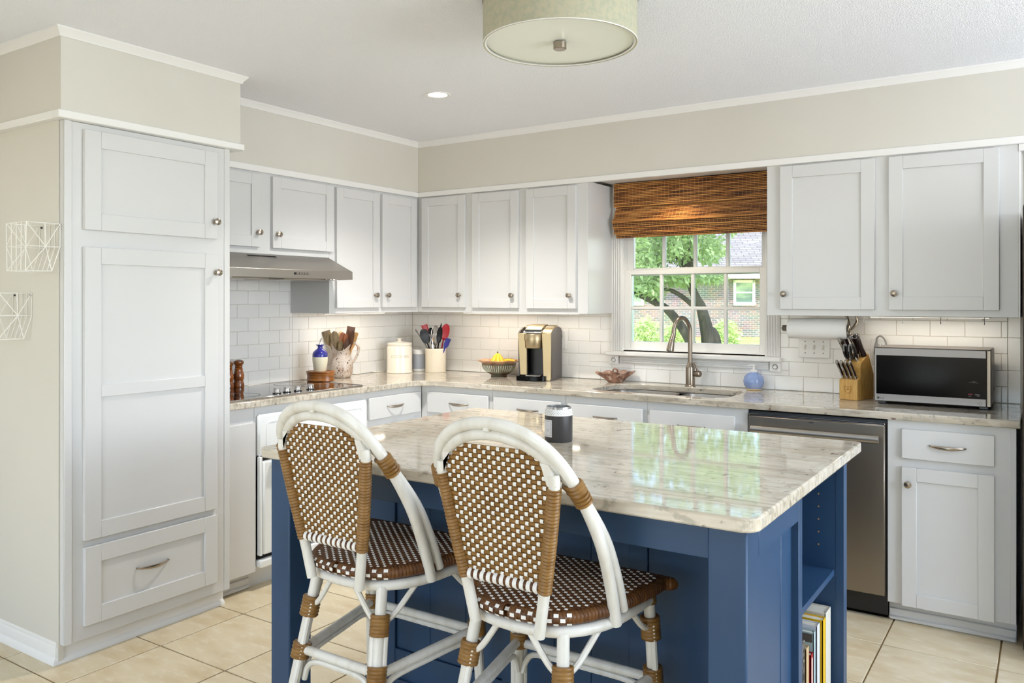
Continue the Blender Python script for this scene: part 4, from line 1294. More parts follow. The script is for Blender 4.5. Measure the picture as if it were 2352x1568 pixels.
# ================================================================== LIGHT FITTINGS
lp = thing('ceiling_lamp', 'round drum ceiling lamp with beige fabric shade over the island', 'lamp', (2.400, -2.045, CEIL))
RL = .262
mb = MB(); mb.lathe([(RL, -.157), (RL + .002, -.156), (RL + .002, -.012), (RL, -.010), (RL - .004, -.012), (RL - .004, -.156), (RL, -.157)], 72); mb.build('shade', 'shade_fabric', lp)
mb = MB(); mb.lathe([(RL - .010, -.1535), (RL - .002, -.1565), (RL + .003, -.1565), (RL + .003, -.1535), (RL - .002, -.152), (RL - .010, -.1515)], 72); mb.build('shade_ring', 'trim_white', lp)
mb = MB(); mb.lathe([(0, -.145), (RL * .6, -.146), (RL - .008, -.147), (RL - .008, -.143), (0, -.141)], 72); df = mb.build('diffuser', 'lamp_diffuser', lp)
mb = MB(); mb.lathe([(0, -.173), (.0205, -.173), (.0225, -.171), (.0225, -.149), (.010, -.146), (0, -.146)], 28); mb.build('finial', 'nickel', df)
mb = MB(); mb.lathe([(0, -.0005), (.19, -.0005), (.19, -.03), (.17, -.035), (0, -.035)], 40); mb.build('mounting_pan', 'lamp_bronze', lp)
mb = MB(); mb.lathe([(RL - .003, -.006), (RL + .004, -.006), (RL + .004, -.015), (RL - .003, -.015)], 72); mb.build('top_ring', 'lamp_bronze', lp)

def downlight(loc, label, watts, col, r=.062):
    t = thing('recessed_light', label, 'ceiling light', loc)
    mb = MB(); mb.lathe([(r * .74, -.001), (r * .80, -.004), (r, -.005), (r + .003, -.002), (r + .003, -.0005), (r * .74, -.0005)], 40); mb.build('trim_ring', 'plastic_white', t)
    mb = MB(); mb.lathe([(0, -.002), (r * .76, -.002), (r * .76, -.0008), (0, -.0008)], 32); mb.build('lens', 'downlight_glow', t)
    light('recessed_light_lamp', 'SPOT', (0, 0, -.012), (0, 0, 0), watts, col, .05, spot=math.radians(125), blend=.8, parent=t)
downlight((1.236, -1.256, CEIL), 'round recessed ceiling light near the inside corner, lit', 110, (1, .95, .88))
downlight((2.05, -.245, 2.0940), 'small hidden light added in the soffit for the glow on the shade', 11, (1, .86, .64), .030)  # spot added out of sight to make the shade glow; no known fitting

def undercab(a0, a1, axis, d, label, watts):
    f = mp(axis); c = f((a0 + a1) / 2, d, ZB - .006)
    t = thing('under_cabinet_light', label, 'light', c)
    mb = MB(); mbox(mb, axis, a0, a1, d - .018, d + .018, ZB - .006, ZB - .0005, .002); mb.build('housing', 'plastic_white', t, world=True)
    mb = MB(); mbox(mb, axis, a0 + .01, a1 - .01, d - .012, d + .012, ZB - .0072, ZB - .0057); mb.build('lens', 'led_glow', t, world=True)
    o = light('under_cabinet_lamp', 'AREA', (0, 0, -.004), (0, 0, 0 if axis == 'y' else PI / 2), watts, (1.0, .89, .74), a1 - a0, .02, parent=t)
undercab(-1.02, -.50, 'x', .19, 'slim warm light strip under the cabinet beside the range hood', .62)
undercab(.60, 1.46, 'y', .19, 'slim warm light strip under the cabinet above the coffee maker', 1.0)
undercab(3.06, 3.58, 'y', .17, 'slim warm light strip under the cabinet above the microwave', .65)

# ================================================================== SMALL THINGS ON THE WORKTOP
Z = ZC + .0005
# pepper mills
def mill(loc, label, k=1.0):
    t = thing('pepper_mill', label, 'pepper mill', loc, group='wooden mills by the cooktop')
    pr = [(0, 0), (.029, 0), (.030, .006), (.030, .020), (.025, .032), (.0245, .038), (.029, .050), (.030, .064), (.025, .084), (.0215, .096), (.023, .102), (.019, .106)]
    mb = MB(); mb.lathe([(r, z * k) for r, z in pr] + [(0, .106 * k)], 24); mb.build('body', 'wood_mill', t)
    mb = MB(); mb.lathe([(0, .104 * k), (.018, .104 * k), (.020, .110 * k), (.022, .114 * k), (.019, .119 * k), (.026, .128 * k), (.028, .137 * k), (.024, .146 * k), (.012, .151 * k), (0, .152 * k)], 24); mb.build('head', 'wood_mill', t)
mill((.048 + .03, -1.553, Z + .006), 'wooden pepper mill farther from the pantry')
mill((.048 + .03, -1.622, Z + .006), 'wooden pepper mill half hidden by the pantry edge', .97)

# wooden stand with the oil bottle
wd = thing('wooden_trivet', 'oval polished wooden stand on the right end of the cooktop', 'stand', (.196, -1.060, Z + .006), .55)
ov_ = lambda a, r, z: (r * (1.0 if True else 1), z)
mb = MB(); i0 = 0
mb.lathe([(0, 0), (.078, 0), (.082, .004), (.080, .030), (.084, .050), (.086, .056), (.084, .060), (.078, .060), (.076, .057), (0, .057)], 36); mb.map(lambda p: (p.x * 1.0, p.y * .72, p.z)); mb.build('stand', 'wood_acacia', wd)
ob = thing('oil_bottle', 'stoneware oil bottle with blue glazed neck on the wooden stand', 'bottle', (.193, -1.062, Z + .0635))
mb = MB(); mb.lathe([(0, 0), (.034, 0), (.036, .003), (.043, .050), (.045, .075), (.0445, .088)], 32); mb.lathe([(.0445, .088), (0, .088)], 32); mb.build('body', 'glaze_cream', ob)
mb = MB(); mb.lathe([(.0446, .086), (.0448, .090), (.044, .102), (.040, .114), (.028, .126), (.016, .134), (.0135, .142), (.0150, .150), (.025, .155), (.025, .158), (.014, .157), (.010, .150), (0, .150)], 32); mb.build('neck', 'glaze_blue', ob)
mb = MB(); mb.tube([(0, 0, .150), (0, 0, .165), (.002, 0, .180), (.010, .004, .197)], [.0075, .0055, .0042, .0030], 10); mb.build('pour_spout', 'chrome', ob)

# pitcher with wooden spoons
pt = thing('stoneware_pitcher', 'speckled brown stoneware pitcher with loop handle on the worktop', 'pitcher', (.098, -.790, Z), math.radians(33))
pr = [(0, 0), (.050, 0), (.056, .004), (.060, .012), (.068, .030), (.071, .060), (.066, .100), (.056, .135), (.054, .160), (.060, .185), (.064, .200)]
def rimf(a, r, z):
    k = max(0, (z - .12) / .08)
    c = math.cos(a)
    zz = z + k * (.016 * c * c - .030 * (1 - c * c)) + k * (.006 if c < -.6 else 0)
    rr = r * (1 + k * .16 * max(0, -c) ** 3)
    return rr, zz
mb = MB(); mb.lathe(pr + [(.060, .199), (.055, .180), (.049, .158), (.051, .135), (.060, .10), (.064, .06), (.055, .012), (0, .010)], 40, fn=rimf); mb.build('body', 'glaze_pitcher', pt)
mb = MB(); mb.tube(crom([(.062, 0, .205), (.085, 0, .216), (.104, 0, .190), (.100, 0, .150), (.080, 0, .110), (.064, 0, .095)], 5), [.0085] * 26, 10); mb.build('handle', 'glaze_pitcher', pt)

def spoon(name, label, cat, base, tip, head, hmat, parent_grp, face=None, hr=.0055, kind='oval'):
    """handle from base to tip; head=(length,width,thick)"""
    base = Vector(base); tip = Vector(tip); ax = (tip - base).normalized()
    fz = Vector(face or (.83, -.55, 0)); fz = (fz - ax * fz.dot(ax)).normalized(); sd = ax.cross(fz)
    L, Wd, Th = head
    t = thing(name, label, cat, base, group=parent_grp)
    hb = (tip - base) - ax * L
    MB().tube([(0, 0, 0), hb * .6, hb + ax * .012], [hr * .8, hr, hr * .9], 8).build('handle', hmat[0], t)
    mb = MB(); V = []; n = 14; prof = []
    for i in range(n + 1):
        s = i / n
        if kind == 'oval': w = math.sqrt(max(0, 1 - (2 * s - 1) ** 2)) ** .9
        elif kind == 'flat': w = min(1, .30 + s * 2.2) if s < .98 else .9
        elif kind == 'turner': w = min(1, .25 + s * 3)
        elif kind == 'knife': w = (1 - s) ** .7 * .9 + .05
        prof.append((s, w))
    for (s, w) in prof:
        c = hb + ax * (s * L); ww = max(w * Wd / 2, .0012)
        dish = -.35 * Th * math.sin(PI * s) if kind == 'oval' else 0
        for (a, q) in ((-1, 0), (-.5, .5), (.5, .5), (1, 0), (.5, -.5), (-.5, -.5)):
            edge = (abs(a) - .5) * Th * (.8 if kind == 'oval' else 0)
            V.append(c + sd * a * ww + fz * (q * Th + dish + edge))
    F = [[i * 6 + k, i * 6 + (k + 1) % 6, (i + 1) * 6 + (k + 1) % 6, (i + 1) * 6 + k] for i in range(n) for k in range(6)] + [list(range(6)), [n * 6 + k for k in range(6)]]
    mb.add(V, F); mb.build('head', hmat[1], t)
    return t
# frame at the pitcher: u runs to the right in the picture, d towards the camera
U = Vector((.835, .551, 0)); Dn = Vector((.551, -.835, 0)); pc = Vector((.098, -.790, Z))
def pp(u, d, z): return pc + U * u + Dn * d + Vector((0, 0, z))
G1 = 'wooden spoons in the pitcher'
W_ = ('wood_olive', 'wood_olive')
spoon('wooden_turner', 'square-ended olive wood turner leaning left in the pitcher', 'spoon', pp(-.004, .0, .02), pp(-.098, .010, .292), (.10, .052, .006), W_, G1, kind='turner')
spoon('wooden_spatula', 'broad rounded olive wood spatula at the left of the pitcher', 'spoon', pp(-.006, .008, .02), pp(-.046, .018, .292), (.115, .056, .007), W_, G1)
spoon('wooden_spoon', 'pale maple spoon at the back of the pitcher', 'spoon', pp(.0, -.02, .02), pp(-.012, -.030, .288), (.09, .045, .007), ('wood_maple', 'wood_maple'), G1)
spoon('wooden_spoon', 'reddish cherry spoon in the middle of the pitcher', 'spoon', pp(.002, -.005, .02), pp(.004, -.008, .284), (.10, .046, .007), ('wood_cherry', 'wood_cherry'), G1)
spoon('wooden_spoon', 'narrow cherry spoon beside the dark spatula', 'spoon', pp(.006, .0, .02), pp(.026, -.004, .276), (.10, .030, .007), ('wood_cherry', 'wood_cherry'), G1)
spoon('wooden_spatula', 'dark walnut spatula, tallest in the pitcher', 'spoon', pp(.004, -.012, .02), pp(.056, -.022, .318), (.11, .052, .007), ('wood_walnut', 'wood_walnut'), G1, kind='turner')
spoon('wooden_spoon', 'dark olive wood ladle spoon edge-on at the right of the pitcher', 'spoon', pp(.010, .012, .02), pp(.078, .020, .296), (.13, .034, .014), ('wood_olive', 'wood_walnut'), G1, face=(.2, -1, 0))
spoon('wooden_spatula', 'light flat wooden spatula at the right edge of the pitcher', 'spoon', pp(.014, .004, .02), pp(.094, .006, .282), (.12, .026, .007), ('wood_light', 'wood_light'), G1, kind='flat')
spoon('wooden_spoon', 'short olive wood spoon low in the pitcher opening', 'spoon', pp(.0, .018, .02), pp(.0, .030, .232), (.07, .036, .008), W_, G1)
spoon('wooden_spoon', 'short light-edged spoon at the front of the pitcher opening', 'spoon', pp(.006, .022, .02), pp(.040, .034, .246), (.085, .028, .010), ('wood_light', 'wood_walnut'), G1)

# cookie jar
cj = thing('cookie_jar', 'cream ceramic lidded jar with raised cookie lettering', 'jar', (.155, -.312, Z))
mb = MB(); mb.lathe([(0, 0), (.086, 0), (.088, .004), (.086, .010), (.0845, .016), (.0845, .165), (.082, .176), (.078, .182), (.078, .186), (0, .186)], 48); jb_ = mb.build('body', 'ceramic_cream', cj)
mb = MB(); mb.lathe([(0, .184), (.083, .184), (.0845, .187), (.0845, .194), (.080, .199), (.050, .206), (.018, .209), (.011, .212), (.010, .218), (.016, .222), (.017, .227), (.012, .231), (0, .232)], 48); mb.build('lid', 'ceramic_cream', cj)
v, f = text_mesh('COOKIES', .030, .0006)
mb = MB(); mb.add(v, f); mb.map(lambda p: ((.0848 + p.z) * math.cos(-.80 + p.x / .0848), (.0848 + p.z) * math.sin(-.80 + p.x / .0848), .110 + p.y)); mb.build('lettering', 'jar_print', jb_)

# white and grey smart speaker
sp = thing('smart_speaker', 'small cylindrical speaker in grey fabric and white beside the cream jar', 'speaker', (.190, -.150, Z))
mb = MB(); mb.lathe([(0, 0), (.042, 0), (.044, .003), (.044, .016), (0, .016)], 36); mb.build('base', 'plastic_white', sp)
mb = MB(); mb.lathe([(0, .015), (.0435, .015), (.0435, .118), (0, .118)], 36); mb.build('grille', 'speaker_fabric', sp)
mb = MB(); mb.lathe([(0, .117), (.044, .117), (.044, .145), (.042, .148), (0, .148)], 36); mb.build('top', 'plastic_white', sp)
cw = MB(); cw.tube(crom([(.012, -.66, Z + .045), (.02, -.62, Z + .012), (.035, -.57, Z + .006), (.03, -.52, Z + .022), (.025, -.47, Z + .016), (.03, -.40, Z + .004), (.04, -.25, Z + .003), (.14, -.12, Z + .003)], 6), .0025, 6)
cw.build('power_cord', 'cord_white', None, 'thin white cord lying by the tile wall behind the cookie jar', 'cord')

# utensil crock
uk = thing('utensil_crock', 'plain cream ceramic crock full of kitchen tools in the corner', 'crock', (.330, -.145, Z))
mb = MB(); mb.lathe([(0, 0), (.068, 0), (.0705, .004), (.0705, .150), (.0725, .154), (.072, .159), (.067, .160), (.065, .154), (.065, .010), (0, .010)], 44); mb.build('body', 'ceramic_cream_warm', uk)
pc2 = Vector((.330, -.145, Z))
def pk(u, d, z): return pc2 + U * u + Dn * d + Vector((0, 0, z))
G2 = 'kitchen tools in the cream crock'
NB = ('nylon_black', 'nylon_black')
spoon('serving_spoon', 'large black nylon spoon at the left front of the crock', 'utensil', pk(.010, .018, .02), pk(-.085, .045, .292), (.105, .066, .014), NB, G2)
spoon('silicone_spatula', 'square red silicone spatula behind the black spoon', 'utensil', pk(.0, -.010, .02), pk(-.078, -.012, .318), (.075, .044, .006), ('steel', 'silicone_red'), G2, kind='turner')
spoon('slotted_spoon', 'narrow black nylon spoon right of the whisk', 'utensil', pk(.0, .020, .02), pk(.036, .040, .308), (.115, .040, .014), NB, G2)
spoon('pointed_server', 'pointed black tool standing tallest in the crock', 'utensil', pk(-.006, -.012, .02), pk(.038, -.016, .332), (.09, .026, .004), NB, G2, kind='knife')
spoon('red_spoon', 'glossy red silicone spoon at the right of the crock', 'utensil', pk(.012, .0, .02), pk(.076, .006, .326), (.115, .062, .012), ('silicone_red', 'silicone_red'), G2)
spoon('blue_spatula', 'small blue silicone spatula low at the right of the crock', 'utensil', pk(.010, .024, .02), pk(.092, .050, .228), (.075, .036, .008), ('silicone_blue', 'silicone_blue'), G2, kind='flat')
spoon('grey_handle_tool', 'thin grey tool handle sticking out far left of the crock', 'utensil', pk(.030, -.004, .03), pk(-.138, -.006, .288), (.03, .012, .008), ('grey_plastic', 'grey_plastic'), G2, hr=.004)
spoon('ice_cream_scoop', 'small black ladle behind the whisk in the crock', 'utensil', pk(.0, -.02, .02), pk(-.038, -.022, .298), (.05, .036, .014), NB, G2)
spoon('steel_tongs', 'polished steel tongs in the middle of the crock', 'utensil', pk(-.004, .030, .02), pk(-.020, .044, .246), (.10, .022, .012), ('chrome', 'chrome'), G2)
wk = thing('wire_whisk', 'wire whisk head in the middle of the crock', 'utensil', pk(.0, .0, .02), group=G2)
MB().tube([(0, 0, 0), (0, 0, .15)], .006, 8).build('handle', 'chrome', wk)
for k in range(6):
    a = PI * k / 6; c, s_ = math.cos(a), math.sin(a)
    MB().tube(crom([(0, 0, .15), (c * .024, s_ * .024, .20), (c * .030, s_ * .030, .245), (c * .016, s_ * .016, .283), (0, 0, .291), (-c * .016, -s_ * .016, .283), (-c * .030, -s_ * .030, .245), (-c * .024, -s_ * .024, .20), (0, 0, .15)], 4), .0011, 5).build('wire', 'chrome', wk)

# fruit bowl
fb = thing('fruit_bowl', 'ribbed brown and green pottery bowl holding bananas', 'bowl', (.868, -.172, Z))
mb = MB(); mb.lathe([(0, 0), (.050, 0), (.052, .004), (.049, .010), (.075, .024), (.098, .050), (.110, .082), (.112, .088), (.118, .093), (.112, .093), (.105, .082), (.092, .050), (.070, .028), (0, .016)], 48); body = mb.build('body', 'glaze_bowl', fb)
mb = MB(); mb.lathe([(.110, .087), (.125, .095), (.137, .101), (.1375, .104), (.134, .105), (.120, .099), (.108, .091)], 48, fn=lambda a, r, z: (r, z + .0015 * math.sin(9 * a))); mb.build('rim', 'glaze_bowl_rim', fb)
for k in range(44):
    a = 2 * PI * k / 44; c, s_ = math.cos(a), math.sin(a)
    w = .0 if False else 1
    mb = MB(); mb.tube([(c * .0815, s_ * .0815, .031), (c * .0985, s_ * .0985, .051), (c * .1075, s_ * .1075, .074)], [.0030, .0046, .0040], 6); mb.build('rib', 'glaze_bowl_rib', body)
bn = thing('banana_bunch', 'bunch of ripe bananas standing stem up in the pottery bowl', 'fruit', (.858, -.172, Z + .05))
for (ang, k) in ((-.95, 1.0), (-.2, .95), (-1.9, .92)):
    c, s_ = math.cos(ang), math.sin(ang)
    P = crom([(0, 0, .092), (c * .014, s_ * .014, .078), (c * .032, s_ * .032, .052), (c * .046, s_ * .046, .026), (c * .052, s_ * .052, .000), (c * .044, s_ * .044, -.012)], 4)
    MB().tube(P, [.004 + .0145 * k * math.sin(PI * min(1, (i / (len(P) - 1)) * .92 + .06)) for i in range(len(P))], 7).build('banana', 'banana', bn)
MB().tube([(0, 0, .084), (0, .001, .096), (-.003, .002, .106)], [.006, .005, .004], 7).build('stem', 'banana_tip', bn)
b2 = thing('banana', 'single banana lying on the right side of the pottery bowl', 'fruit', (.928, -.152, Z + .085))
P = crom([(-.055, .01, -.012), (-.03, -.004, .004), (.0, -.010, .012), (.030, -.006, .012), (.048, .002, .014)], 4)
MB().tube(P, [.005 + .012 * math.sin(PI * min(1, i / (len(P) - 1) * .9 + .08)) for i in range(len(P))], 7).build('flesh', 'banana', b2)
MB().tube([(.046, .002, .014), (.060, .006, .022)], .0035, 6).build('stem', 'banana_tip', b2)

# coffee maker
cm = thing('coffee_maker', 'gold and black single-serve coffee maker below the wall cabinet', 'coffee maker', (1.178, -.180, Z), .26)
WX, DF, DB = .104, -.115, .135                        # half width, front, back
side_prof = [(DF, .0), (DF + .004, .285), (DF + .03, .302), (DF + .09, .318), (.05, .322), (DB - .03, .312), (DB, .292), (DB, .012), (DB - .02, .0)]
for sx_ in (-1, 1):
    mb = MB(); mb.prism(side_prof, sx_ * WX, sx_ * (WX - .010), 'x'); mb.build('side_panel', 'coffee_grey', cm)
mb = MB(); mb.prism([(DF + .10, 0), (DF + .10, .26), (DB - .004, .29), (DB - .004, .012), (DB - .02, 0)], -WX + .009, WX - .009, 'x'); mb.build('rear_tank', 'black_plastic', cm)
for sx_ in (-1, 1):
    mb = MB()
    a0, a1 = (.048, WX - .008) if sx_ > 0 else (-WX + .008, -.048)
    tw = .004
    V = [(a0, DF - .004, .030), (a1, DF - .004, .030), (a1, DF - .004, .29), (a0 + (.006 if sx_ > 0 else 0), DF - .004, .285), (a0, DF + .10, .030), (a1, DF + .10, .030), (a1, DF + .10, .29), (a0, DF + .10, .285)]
    if sx_ > 0: mb.prism([(.056, .0), (WX - .006, .0), (WX, .012), (WX, .285), (.046, .285), (.052, .15)], DF - .004, DF + .02, 'y')
    else: mb.prism([(-.046, .032), (-.050, .285), (-WX, .285), (-WX + .014, .032)], DF - .004, DF + .02, 'y')
    mb.build('front_pillar', 'coffee_gold', cm, bevel=.003)
MB().box(-.050, .056, DF + .085, DF + .10, .03, .27).build('brew_recess', 'black_plastic', cm)
mb = MB(); mb.lathe([(0, .195), (.056, .195), (.058, .198), (.060, .240), (.060, .242), (.063, .243), (.063, .278), (.061, .281), (0, .281)], 40, (-.012, DF + .032, 0)); mb.build('brew_head', 'coffee_gold', cm)
mb = MB(); mb.prism([(DF - .004, .284), (DF - .002, .294), (DF + .035, .303), (DF + .07, .312), (DF + .10, .322), (DF + .10, .284)], -.072, .044, 'x'); mb.build('handle_plate', 'coffee_silver', cm, bevel=.003)
mb = MB(); mb.prism([(DF + .006, .306), (DF + .016, .302), (DF + .06, .312), (DF + .10, .326), (DF + .16, .331), (DF + .16, .335), (DF + .09, .333), (DF + .04, .320)], -.060, .040, 'x'); mb.build('lift_handle', 'coffee_gold', cm, bevel=.002)
mb = MB(); mb.prism([(DF + .006, .3055), (DF + .016, .3005), (DF + .06, .3105), (DF + .10, .3245), (DF + .16, .330), (DF + .16, .3265), (DF + .10, .3205), (DF + .06, .3065), (DF + .016, .297), (DF + .004, .300)], -.062, .042, 'x'); mb.build('handle_edge', 'black_plastic', cm)
mb = MB(); mb.prism([(DF + .10, .284), (DF + .10, .322), (DF + .16, .331), (.06, .329), (DB - .03, .318), (DB - .004, .298), (DB - .004, .284)], -WX + .009, WX - .009, 'x'); mb.build('top_shell', 'coffee_gold', cm, bevel=.004)
mb = MB(); mb.prism([(DF - .003, .285), (DF + .02, .300), (DF + .09, .319), (.05, .324), (DB - .03, .314), (DB - .03, .300), (DF - .003, .28)], .046, WX - .001, 'x'); mb.build('top_shell', 'coffee_gold', cm, bevel=.004)
mb = MB(); mb.prism([(-WX - .002, DF + .02), (-WX - .002, DF - .03), (-.06, DF - .045), (.0, DF - .050), (.055, DF - .044), (.072, DF - .03), (.072, DF + .03), (-WX + .01, DF + .03)], 0, .030, 'z'); dtr = mb.build('drip_tray', 'black_gloss', cm, bevel=.003)
MB().box(-.045, .045, DF - .038, DF + .07, .0295, .0335, .001).build('drip_grid', 'steel', dtr)
MB().box(-.035, .035, DF - .046, DF - .04, .002, .004).build('foot', 'black_plastic', cm)

# outlets and switches
def outlet(loc, label, plug=True, plugmat='black_plastic', w=.072, h=.116, toggles=0):
    t = thing('switch_plate' if toggles else 'wall_outlet', label, 'switch' if toggles else 'outlet', loc)
    MB().box(-w / 2, w / 2, -.0065, 0, -h / 2, h / 2, .003).build('plate', 'plastic_white', t)
    if toggles:
        for i in range(toggles):
            x_ = (i - (toggles - 1) / 2) * .046
            MB().box(x_ - .006, x_ + .006, -.0072, -.006, -.013, .013).build('slot', 'grout_white', t)
            mb = MB(); mb.box(-.0038, .0038, -.012, .004, -.005, .005, .001); mb.map(lambda p: (x_ + p.x, -.008 + p.y, .004 + p.z - p.y * .5)); mb.build('toggle', 'plastic_white', t)
            for sz in (-.030, .030):
                mb = MB(); mb.lathe([(0, .0005), (.003, .0003), (.0034, 0)], 10); mb.map(lambda p: (x_ + p.x, -.0065 - p.z, sz + p.y)); mb.build('screw', 'grey_plastic', t)
    else:
        for sz in (-.022, .022):
            mb = MB(); mb.prism(rrect(-.016, .016, sz - .014, sz + .014, .009), -.0085, -.006, 'y'); rc_ = mb.build('socket', 'plastic_white', t)
            for dx_ in (-.006, .006): MB().box(dx_ - .001, dx_ + .001, -.0089, -.0084, sz + .001, sz + .009).build('slot', 'dark_gap', rc_)
            MB().box(-.002, .002, -.0089, -.0084, sz - .009, sz - .005).build('ground_hole', 'dark_gap', rc_)
    return t
outlet((1.232, -.0078, 1.150), 'white wall outlet half hidden behind the coffee maker')
cb = thing('power_cord', 'black plug and cord in the outlet behind the coffee maker', 'cord', (1.232, -.0165, 1.172))
MB().box(-.012, .012, -.022, 0, -.012, .012, .004).build('plug', 'black_plastic', cb)
MB().tube(crom([(0, -.022, 0), (.006, -.035, -.012), (.012, -.04, -.06), (.0, -.045, -.14), (-.02, -.04, -.20)], 5), .003, 6).build('wire', 'black_plastic', cb)
outlet((2.766, -.0078, 1.150), 'white triple toggle switch plate under the paper towel holder', w=.158, h=.110, toggles=3)
outlet((3.088, -.0078, 1.145), 'white wall outlet between knife block and microwave', w=.09)
gp = thing('power_cord', 'grey plug and looping grey cord above the knife block', 'cord', (3.072, -.0165, 1.158))
mb = MB(); mb.tube([(0, -.012, -.030), (0, -.016, -.020), (0, -.018, .012), (0, -.018, .026)], [.0135, .0125, .009, .006], 10); mb.build('plug', 'grey_plastic', gp)
MB().tube(crom([(0, -.018, .026), (.004, -.022, .050), (.022, -.026, .060), (.042, -.028, .040), (.052, -.03, .0), (.055, -.03, -.06)], 6), .0042, 8).build('wire', 'grey_plastic', gp)

# leaf dish
ld = thing('leaf_dish', 'wavy brown pottery dish shaped like a shell left of the sink', 'dish', (1.655, -.105, Z), .55)
mb = MB(); n = 48
def leaf(k, z0, grow):
    row = []
    for i in range(n):
        a = 2 * PI * i / n
        w = 1 + .035 * k * math.sin(7 * a) + .10 * k * abs(math.cos(a)) ** 6; r = .040 + (.078 - .040) * k
        row.append((r * w * math.cos(a) * (1.0 + .36 * k), r * w * math.sin(a) * (.85), z0 + .006 * k * math.sin(7 * a + .6) + .003 * k * math.cos(a)))
    return row
L_ = [leaf(0, .0, 0), leaf(.1, .004, 0), leaf(.45, .026, 0), leaf(.8, .046, 0), leaf(1.0, .058, 0), leaf(.98, .061, 0), leaf(.75, .047, 0), leaf(.4, .028, 0), leaf(.05, .010, 0)]
V = [p for r in L_ for p in r]; F = [[i * n + k, i * n + (k + 1) % n, (i + 1) * n + (k + 1) % n, (i + 1) * n + k] for i in range(len(L_) - 1) for k in range(n)] + [list(range(n)), [(len(L_) - 1) * n + k for k in range(n)]]
mb.add(V, F); mb.build('body', 'glaze_dish', ld)
mb = MB(); mb.tube(crom([(-.01, .05, .062), (-.005, .035, .076), (.012, .03, .072), (.018, .045, .060)], 4), .005, 6); mb.build('stem_curl', 'glaze_dish', ld)

# soap dispenser
so = thing('soap_dispenser', 'round pale blue glazed soap bottle with white pump', 'soap dispenser', (2.466, -.075, Z))
mb = MB(); mb.lathe([(0, 0), (.036, 0), (.038, .004), (.036, .008)], 32); mb.build('foot', 'wood_maple', so)
mb = MB(); mb.lathe([(0, .006), (.036, .007), (.050, .024), (.055, .046), (.050, .070), (.036, .086), (.020, .093), (.018, .096), (0, .096)], 36); mb.build('body', 'glaze_soap', so)
mb = MB(); mb.lathe([(0, .095), (.018, .095), (.019, .097), (.019, .107), (.012, .110), (.006, .111), (.006, .126), (.010, .128), (.010, .134), (0, .135)], 24); pm = mb.build('pump', 'plastic_white', so)
MB().tube([(0, 0, .131), (-.018, -.012, .132), (-.024, -.016, .128)], [.005, .0042, .0035], 8).build('nozzle', 'plastic_white', pm)

# paper towel holder + roll
PTY, PTZ = -.20, 1.255
th_ = thing('paper_towel_holder', 'curved nickel paper towel holder under the right wall cabinet', 'holder', (2.82, PTY, ZB - .001))
mb = MB(); mb.tube([(2.660, PTY, PTZ), (2.985, PTY, PTZ)], .006, 10); mb.build('rod', 'nickel', th_, world=True)
mb = MB(); mb.tube(crom([(3.005, PTY + .03, ZB - .002), (3.006, PTY + .028, ZB - .03), (2.995, PTY + .012, PTZ + .012), (2.984, PTY, PTZ)], 6), .006, 10); mb.build('bracket', 'nickel', th_, world=True)
mb = MB(); mb.tube(crom([(2.955, PTY + .03, ZB - .002), (2.965, PTY + .028, ZB - .02), (2.975, PTY + .012, PTZ + .018), (2.980, PTY, PTZ)], 6), .005, 10); mb.build('bracket', 'nickel', th_, world=True)
mb = MB(); mb.ball((2.976, PTY, PTZ), (.008, .020, .026), 16, 10); mb.build('end_cap', 'nickel', th_, world=True)
mb = MB(); mb.tube([(2.648, PTY, PTZ), (2.655, PTY, PTZ), (2.678, PTY, PTZ), (2.680, PTY, PTZ)], [.004, .0165, .0175, .016], 6); mb.build('end_knob', 'steel_dark', th_, world=True)
MB().box(2.75, 3.01, PTY + .015, PTY + .045, ZB - .004, ZB - .001, .001).build('mount_plate', 'nickel', th_, world=True)
rl_ = thing('paper_towel_roll', 'white paper towel roll on the holder under the cabinet', 'paper towel', (2.82, PTY, PTZ))
mb = MB(); mb.tube([(2.686, PTY, PTZ), (2.690, PTY, PTZ), (2.962, PTY, PTZ), (2.966, PTY, PTZ)], [.050, .0515, .0515, .050], 32); mb.build('roll', 'paper_towel', rl_, world=True)
mb = MB()
g = []
for i in range(7):
    a = .25 * PI + i * .05 * PI
    g.append([(2.80 + .166 * j / 6, PTY - .0525 * math.cos(a * 1.0) - .0, PTZ + .0525 * math.sin(a) + .0) for j in range(7)])
mb.sheet(g); mb.build('loose_sheet', 'paper_towel', rl_, world=True, normals=False)

# cup hooks
for i, (hx, w_) in enumerate(((3.060, 'nearest the towel roll'), (3.228, 'second from the towel roll'), (3.386, 'third from the towel roll'), (3.560, 'farthest from the towel roll'))):
    mb = MB(); mb.tube(crom([(0, 0, .0), (0, 0, -.010), (0, -.008, -.018), (0, -.011, -.026), (0, -.003, -.032), (0, .007, -.026)], 4), .0017, 6)
    mb.build('cup_hook', 'plastic_white' if i < 2 else 'grey_plastic', None, 'small cup hook under the right wall cabinet, ' + w_, 'hook', 'cup hooks under the cabinet', at=None).location = (hx, -.285, ZB - .0008)

# knife block
KR = math.radians(-16); KX, KY = 2.985, -.275
kb = thing('knife_block', 'bamboo knife block left of the microwave', 'knife block', (KX, KY, Z), KR)
